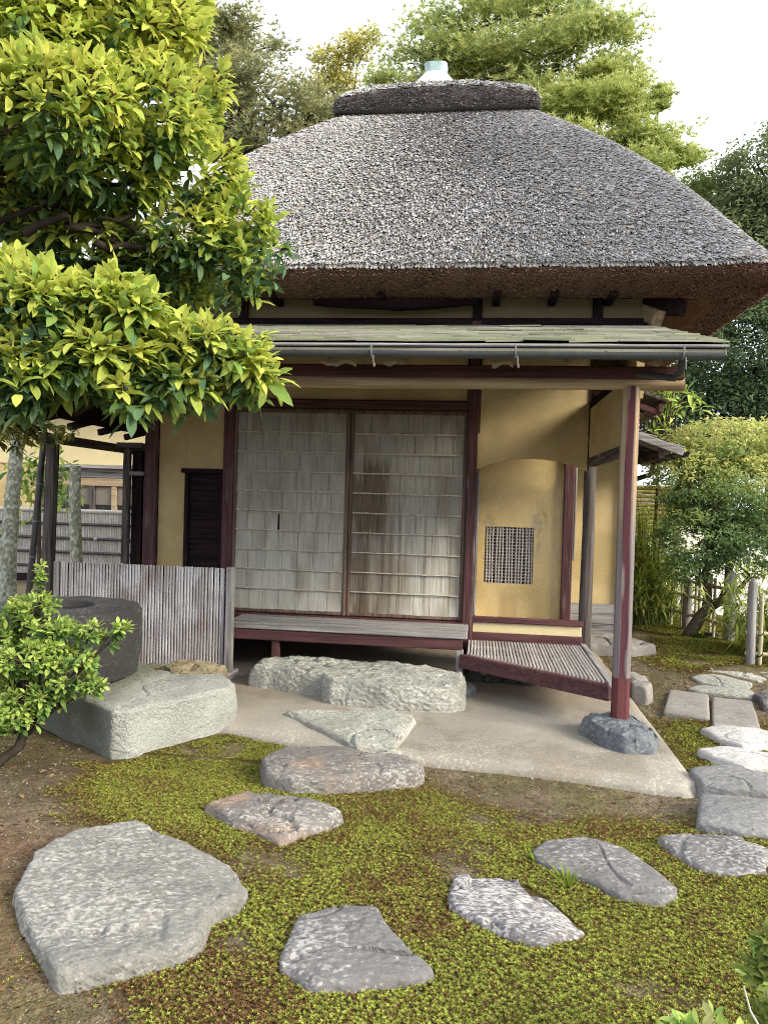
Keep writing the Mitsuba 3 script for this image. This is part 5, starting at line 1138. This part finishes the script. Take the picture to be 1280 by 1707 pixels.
for pts, rad in (([tb + [.20, 0, .40], tb + [.22, .02, .55], tb + [.20, .06, .8], tb + [.25, .1, 1.2]], [.05, .047, .04, .03]), ([tb + [.23, 0, .42], tb + [.36, -.02, .52], tb + [.42, -.02, .66], tb + [.45, .05, 1.0], tb + [.5, .1, 1.5]], [.055, .05, .045, .04, .028]), ([tb + [.38, -.02, .56], tb + [.52, -.04, .63], tb + [.66, 0, .8]], [.035, .03, .022])):
    part(gt, 'limb', S(bend(pts, rad), 'bark', True))
bm = [limb(tb + [.3, .1, 1.1], np.array(p[:3]) + r.normal(0, .15, 3), .02, .006, r, .15, 6) for p in PADS for _ in range(4)]
part(gt, 'branch', S(cat(bm), 'bark', True), kind='stuff')
# bamboo grass and tufts
mat('green_culm', (.16, .2, .06))
def blades(base, n, h, spread, L, W, pal, r, droop=.5, culm=True):
    Vs = []; cul = []
    for _ in range(n):
        b = np.array(base) + np.append(r.normal(0, spread * .5, 2), 0); hh = h * r.uniform(.45, 1.0); top = b + np.append(r.normal(0, spread, 2), hh)
        if culm: cul.append(tube([b, b * .5 + top * .5 + r.normal(0, .01, 3), top], [.004, .0035, .002], 5))
        for k in range(int(r.integers(14, 24)) if culm else int(r.integers(5, 9))):
            t = r.uniform(.25, 1.0) if culm else r.uniform(0, .15); p = b * (1 - t) + top * t; a = r.uniform(0, 6.28); l = L * r.uniform(.6, 1.2); e = r.uniform(-.5, .5) if culm else r.uniform(.5, 1.3)
            d = np.array([math.cos(a) * math.cos(e), math.sin(a) * math.cos(e), math.sin(e)]); s = np.array([-math.sin(a), math.cos(a), 0]); w = W * r.uniform(.7, 1.2)
            p1 = p + d * l * .5; p2 = p + d * l + [0, 0, -droop * l * .5]; V = np.array([p, p1 + s * w / 2, p1 - s * w / 2, p2]); t_ = r.random(); c = np.array(pal[0]) * (1 - t_) + np.array(pal[1]) * t_
            Vs.append((V, np.array([(0, 1, 2), (1, 3, 2)]), np.repeat(c[None], 4, 0)))
    return join_v(Vs), (cat(cul) if cul else None)
r = np.random.default_rng(404)
def clump(name, label, base, *a, group=None, **kw):
    (V, F, Cc), cu = blades(base, *a, r, **kw); t = thing(name, label, 'bamboo grass' if 'bamboo' in name else 'grass', group); part(t, 'leaves', S((V, F), 'leaf_vertex', False, Cc))
    if cu is not None: part(t, 'culm', S(cu, 'green_culm', True), kind='stuff')
BG = [(.42, .56, .14), (.74, .76, .24)]
clump('bamboo_grass', 'tall feathery yellow green bamboo right of the porch post', (3.17, 3.6, GZ), 190, 1.60, .27, .20, .030, BG, group='bamboo grasses')
clump('bamboo_grass', 'dark bamboo grass in front of the far low stake fence', (3.42, 3.95, GZ), 60, .52, .2, .22, .02, [(.09, .15, .05), (.24, .32, .09)], group='bamboo grasses', droop=.9)
clump('bamboo_grass', 'bright bamboo grass hanging over the right lattice fence behind the pointed post', (4.0, 1.75, GZ), 70, 1.0, .27, .23, .024, [(.18, .28, .06), (.48, .54, .16)], group='bamboo grasses', droop=.8)
clump('grass_tuft', 'dark grass tuft at the foot of the leaning tree', (3.56, 2.5, GZ), 26, .2, .06, .16, .008, [(.03, .06, .015), (.09, .13, .03)], culm=False)
for i, (x, y, h, lab) in enumerate(((1.36, -3.27, .11, 'small bright sprig growing against the oval mottled stone'), (1.47, -3.42, .15, 'bright green sprig between the oval mottled stone and the white streaked stone'), (.57, -3.78, .09, 'yellow green sprig at the top left of the white veined purple stone'), (.50, -4.02, .08, 'yellow green sprig at the left side of the white veined purple stone'), (.74, -4.26, .08, 'single blade sprig at the lower edge of the white veined purple stone'), (1.78, -3.92, .06, 'faint green sprig in the moss near the bottom right shrub'))):
    clump('grass_sprig', lab, (x, y, GZ + .01), 2 if i != 4 else 1, h * .95, .010, h * .95, .014, [(.13, .2, .03), (.26, .36, .05)], culm=False, droop=.35, group=None)
# whorled bright plant beside the eave
r = np.random.default_rng(505)
wp = thing('whorled_shrub', 'bright green shrub with whorled long leaves under the right end of the porch beam', 'shrub')
lp = [leaf_mesh(1, .24, c, .3, 6, .8, 20 + i) for i, c in enumerate((.3, .5, .2))]; ls = [S(p, 'shrub_lime', True) for p in lp]; mm = []; tw = []
for _ in range(30):
    p = np.array([3.25 + r.normal(0, .22), 3.55 + r.normal(0, .15), 2.85 + r.normal(0, .15)]); ax = np.array([r.normal(0, .3), -.25 + r.normal(0, .2), 1]); ax /= np.linalg.norm(ax)
    mm += rosette_leaves(p, ax, 9, .19, r, .3, (.5, 1.5)); tw.append(limb(p, (3.3, 3.6, 2.0), .006, .012, r, .08, 6))
mm += rosette_leaves(np.array([3.05, 3.4, 2.35]), np.array([0, -.3, .95]), 9, .19, r, .3, (.5, 1.4)) + rosette_leaves(np.array([3.2, 3.4, 2.42]), np.array([0, -.3, .95]), 9, .19, r, .3, (.5, 1.4))
for m in mm: part(wp, 'leaf', moved(ls[r.integers(3)], m, 'shrub_lime' if r.random() < .75 else 'shrub_green'))
part(wp, 'twig', S(cat(tw), 'bark', True), kind='stuff'); part(wp, 'stem', S(tube([(3.35, 3.7, GZ), (3.3, 3.65, 1), (3.3, 3.6, 2.1)], [.03, .025, .015], 8), 'bark', True))
# shrub in front of the basin
sh = thing('basin_shrub', 'bright green evergreen shrub in front of the stone basin', 'shrub')
SP = [(-1.37, -2.3, .75, .15, .11), (-1.17, -2.4, .66, .16, .07), (-.98, -2.42, .67, .12, .05), (-.80, -2.42, .69, .07, .035), (-1.30, -2.5, .52, .22, .09), (-1.03, -2.52, .42, .15, .07), (-.9, -2.52, .40, .09, .05), (-1.42, -2.4, .36, .15, .12), (-1.55, -2.35, .56, .15, .12), (-1.36, -2.28, .95, .03, .07), (-1.15, -2.52, .34, .14, .05), (-1.25, -2.48, .30, .2, .08), (-1.5, -2.4, .28, .14, .1), (-1.45, -2.35, .70, .12, .09), (-1.2, -2.42, .56, .18, .07), (-1.5, -2.55, .16, .15, .09), (-1.3, -2.58, .22, .14, .07), (-.86, -2.44, .64, .09, .04), (-1.0, -2.5, .53, .13, .05)]
protos2 = [leaf_mesh(1, .42, c, .35, 7, 1.25, 40 + i) for i, c in enumerate((.15, .3, .05, .25))]; shp2 = [S(p, 'shrub_lime', True) for p in protos2]
mm, kk, tw = [], [], []
for cx, cy, cz, rx, rz in SP:
    n = max(int(rx * rx * rz * 21000), 8); P, d = in_ellipsoid((cx, cy, cz), (rx, rx * .7, rz), n, r, .3)
    for p, dd in zip(P, d):
        ax = np.array([.35 + dd[0] * .6, dd[1] * .4 - .2, .6 + .3 * dd[2]]) + r.normal(0, .25, 3); ax /= np.linalg.norm(ax); y = np.clip(.62 + .4 * dd[2] + r.normal(0, .25), 0, 1)
        ms = rosette_leaves(p, ax, int(r.integers(6, 10)), .060, r, .0, (.35, 1.15)); mm += ms; kk += [('shrub_deep', 'shrub_green', 'shrub_lime')[int(min(y * 3, 2.99))] for _ in ms]; tw.append(limb(p, np.array([cx, cy, cz - rz * .5]) * .7 + p * .3, .0018, .003, r, .1, 4))
mm = np.array(mm); dist = np.linalg.norm(mm[:, :3, 3] - CAM, axis=1); cell = np.round((mm[:, :3, 3] - CAM) / dist[:, None] / .0095).astype(int); seen = {}
for i in np.argsort(dist): seen.setdefault(tuple(cell[i]), i)
fi = sorted(seen.values(), key=lambda i: dist[i])[:300]; fs = set(fi)
for i in fi: part(sh, 'leaf', moved(shp2[r.integers(4)], mm[i], kk[i]))
rest = [i for i in range(len(mm)) if i not in fs]; V, F, Cc = bake(mm[rest], protos2, [np.array(SHRUBC[kk[i]]) * r.uniform(.8, 1.2) for i in rest], r); part(sh, 'foliage', S((V, F), 'leaf_vertex', True, Cc), kind='stuff')
part(sh, 'twig', S(cat(tw), 'bark', True), kind='stuff')
for p in SP: part(sh, 'stem', S(limb((-1.28, -2.5, .1), p[:3], .010, .004, r, .15, 7), 'dark_bark', True))
part(sh, 'trunk', S(tube([(-1.45, -2.62, GZ - .03), (-1.38, -2.58, -.02), (-1.31, -2.53, .04), (-1.28, -2.5, .16), (-1.3, -2.48, .4)], [.028, .026, .026, .024, .016], 10), 'dark_bark', True))
# shrub at the bottom right corner
br = thing('corner_shrub', 'pale green shrub with bare white twigs in the bottom right corner', 'shrub')
mm, kk = [], []
for cx, cy, cz, rx, rz, n in ((1.68, -4.5, .20, .10, .045, 30), (1.59, -4.52, .185, .06, .03, 14), (1.80, -4.42, .28, .05, .12, 34), (1.83, -4.42, .40, .04, .05, 12), (1.80, -4.55, .18, .1, .06, 20)):
    P, d = in_ellipsoid((cx, cy, cz), (rx, rx, rz), n, r, .2)
    for p, dd in zip(P, d):
        ax = np.array([dd[0] * .5 - .15, -.2, .9]) + r.normal(0, .2, 3); ax /= np.linalg.norm(ax); ms = rosette_leaves(p, ax, int(r.integers(5, 8)), .055, r, .05, (.35, 1.2)); mm += ms; kk += [('shrub_green', 'shrub_lime', 'corner_leaf')[int(r.integers(0, 3))] for _ in ms]
leafmat('corner_leaf', rgb(.36, .37, .16), .4, .5)
for i, m in enumerate(mm[:300]): part(br, 'leaf', moved(shp2[r.integers(4)], m, kk[i]))
if len(mm) > 300:
    V, F, Cc = bake(mm[300:], protos2, [np.array([.2, .25, .07]) * r.uniform(.8, 1.2) for _ in mm[300:]], r); part(br, 'foliage', S((V, F), 'leaf_vertex', True, Cc), kind='stuff')
for a, b in (((1.86, -4.5, 0), (1.74, -4.47, .30)), ((1.85, -4.5, .02), (1.79, -4.45, .33)), ((1.84, -4.52, .02), (1.70, -4.5, .18)), ((1.72, -4.5, GZ), (1.70, -4.5, .15)), ((1.86, -4.45, GZ), (1.86, -4.42, .36))): part(br, 'bare_twig', S(limb(a, b, .005, .002, r, .1, 7), 'white_twig', True))
# slender tree by the left porch
tt = thing('slender_pole', 'slender dark bamboo pole with pale rings beside the left porch post', 'pole')
part(tt, 'pole', S(bamboo((-2.85, -.03, 0), (-2.72, .0, 1.84), .028, 10, .34), 'dark_bamboo', 50))
for t in (.45, .62, .8): p = np.array([-2.85, -.03, 0]) * (1 - t) + np.array([-2.72, 0, 1.84]) * t; part(tt, 'ring', S(tube([p - [0, 0, .006], p + [.0004, 0, .006]], .031, 12), 'pale_metal', 50))
lt2 = thing('low_branch_tree', 'small tree with bronze green leaves hanging over the left porch post', 'tree')
r = np.random.default_rng(606); mm, cc, tw = [], [], []
for cx, cy, cz, rx, rz in [(-2.25, -1.3, 1.98, .30, .14), (-1.92, -1.3, 1.83, .22, .08), (-2.25, -1.3, 1.84, .22, .14), (-2.6, -1.2, 2.1, .3, .2)]:
    P, d = in_ellipsoid((cx, cy, cz), (rx, .2, rz), int(rx * rz * 1200), r, .2)
    for p, dd in zip(P, d):
        ax = np.array([.4, -.3, .15]) + r.normal(0, .4, 3); ax /= np.linalg.norm(ax); y = np.clip(.5 + .3 * dd[2] + r.normal(0, .3), 0, 1)
        ms = rosette_leaves(p, ax, 7, .085, r, .45, (.4, 1.2)); mm += ms; cc += [(np.array([.09, .13, .05]) * (1 - y) + np.array([.38, .37, .09]) * y) * r.uniform(.8, 1.2) for _ in ms]; tw.append(limb(p, (-2.6, -.95, 2.0), .003, .007, r, .1, 5))
V, F, Cc = bake(np.array(mm), protos, cc, r); part(lt2, 'foliage', S((V, F), 'leaf_vertex', True, Cc)); part(lt2, 'twig', S(cat(tw), 'dark_bark', True), kind='stuff'); part(lt2, 'trunk', S(tube([(-3.05, -.95, 0), (-3.0, -.95, 1), (-2.85, -.95, 1.7), (-2.6, -.95, 2.05)], [.035, .03, .025, .012], 8), 'dark_bark', True))
bl = thing('big_leaf_shrub', 'shrub with large bright leaves at the left edge above the bamboo fence', 'shrub')
mm, kk = [], []
for _ in range(60):
    p = np.array([-4.35 + r.normal(0, .22), 2.7 + r.normal(0, .15), 1.62 + r.normal(0, .2)]); ax = np.array([.2, -.6, .5]) + r.normal(0, .3, 3); ax /= np.linalg.norm(ax); ms = rosette_leaves(p, ax, 4, .19, r, .3, (.5, 1.4)); mm += ms; kk += [('shrub_lime', 'leaf_lime', 'shrub_deep', 'shrub_green')[int(r.integers(0, 4))] for _ in ms]
for i, m in enumerate(mm): part(bl, 'leaf', moved(shapes[r.integers(6)], m, kk[i]))
part(bl, 'stem', S(tube([(-4.4, 2.8, 0), (-4.4, 2.75, .8), (-4.38, 2.72, 1.6)], [.03, .025, .012], 8), 'bark', True))
mm = []
for _ in range(7): mm += rosette_leaves(np.array([-3.60, 1.93, 1.36]) + r.normal(0, .05, 3), np.array([-.5, -.4, .7]), 4, .07, r, .0, (.4, 1.2))
for m in mm: part(st, 'leaf', moved(shp2[r.integers(4)], m, 'shrub_green'))
part(st, 'sprig', S(tube([(-3.51, 1.95, 1.25), (-3.60, 1.93, 1.32), (-3.68, 1.92, 1.36)], .005, 5), 'white_twig', True))
tree('garden_tree', 'bright green tree far behind the left building', 'tree', [(-8.2, 10.5, 3.8, 1.3, .9), (-6.8, 11, 4.3, 1.2, .9), (-9.4, 10, 3.2, 1.2, 1.0), (-5.4, 11.5, 5.2, 1.1, .9), (-8.6, 10.6, 5.6, 1.2, 1.0)], (-7.6, 11.4, -.1), 'leaf', 14000, .16, LEAFY, r, .2, 'trees behind the house')
# fallen leaves on the soil
for i in range(9):
    x, y = r.uniform(-1.5, -.75), r.uniform(-3.3, -2.5)
    m = np.eye(4); a = r.uniform(0, 6.28); m[:3, :3] = rot_to(np.array([math.cos(a), math.sin(a), .05]), np.array([0, 0, 1.0]), r.normal(0, .3)) * r.uniform(.03, .05); m[:3, 3] = (x, y, float(hills(np.array([x]), np.array([y]))[0]) + .012)
    whole('fallen_leaf', moved(shp2[i % 4], m, 'fallen'), 'dry brown fallen leaf on the dark soil below the basin shrub', 'leaf', 'fallen leaves on the soil')
leafmat('fallen', rgb(.24, .16, .09), .6, .2)
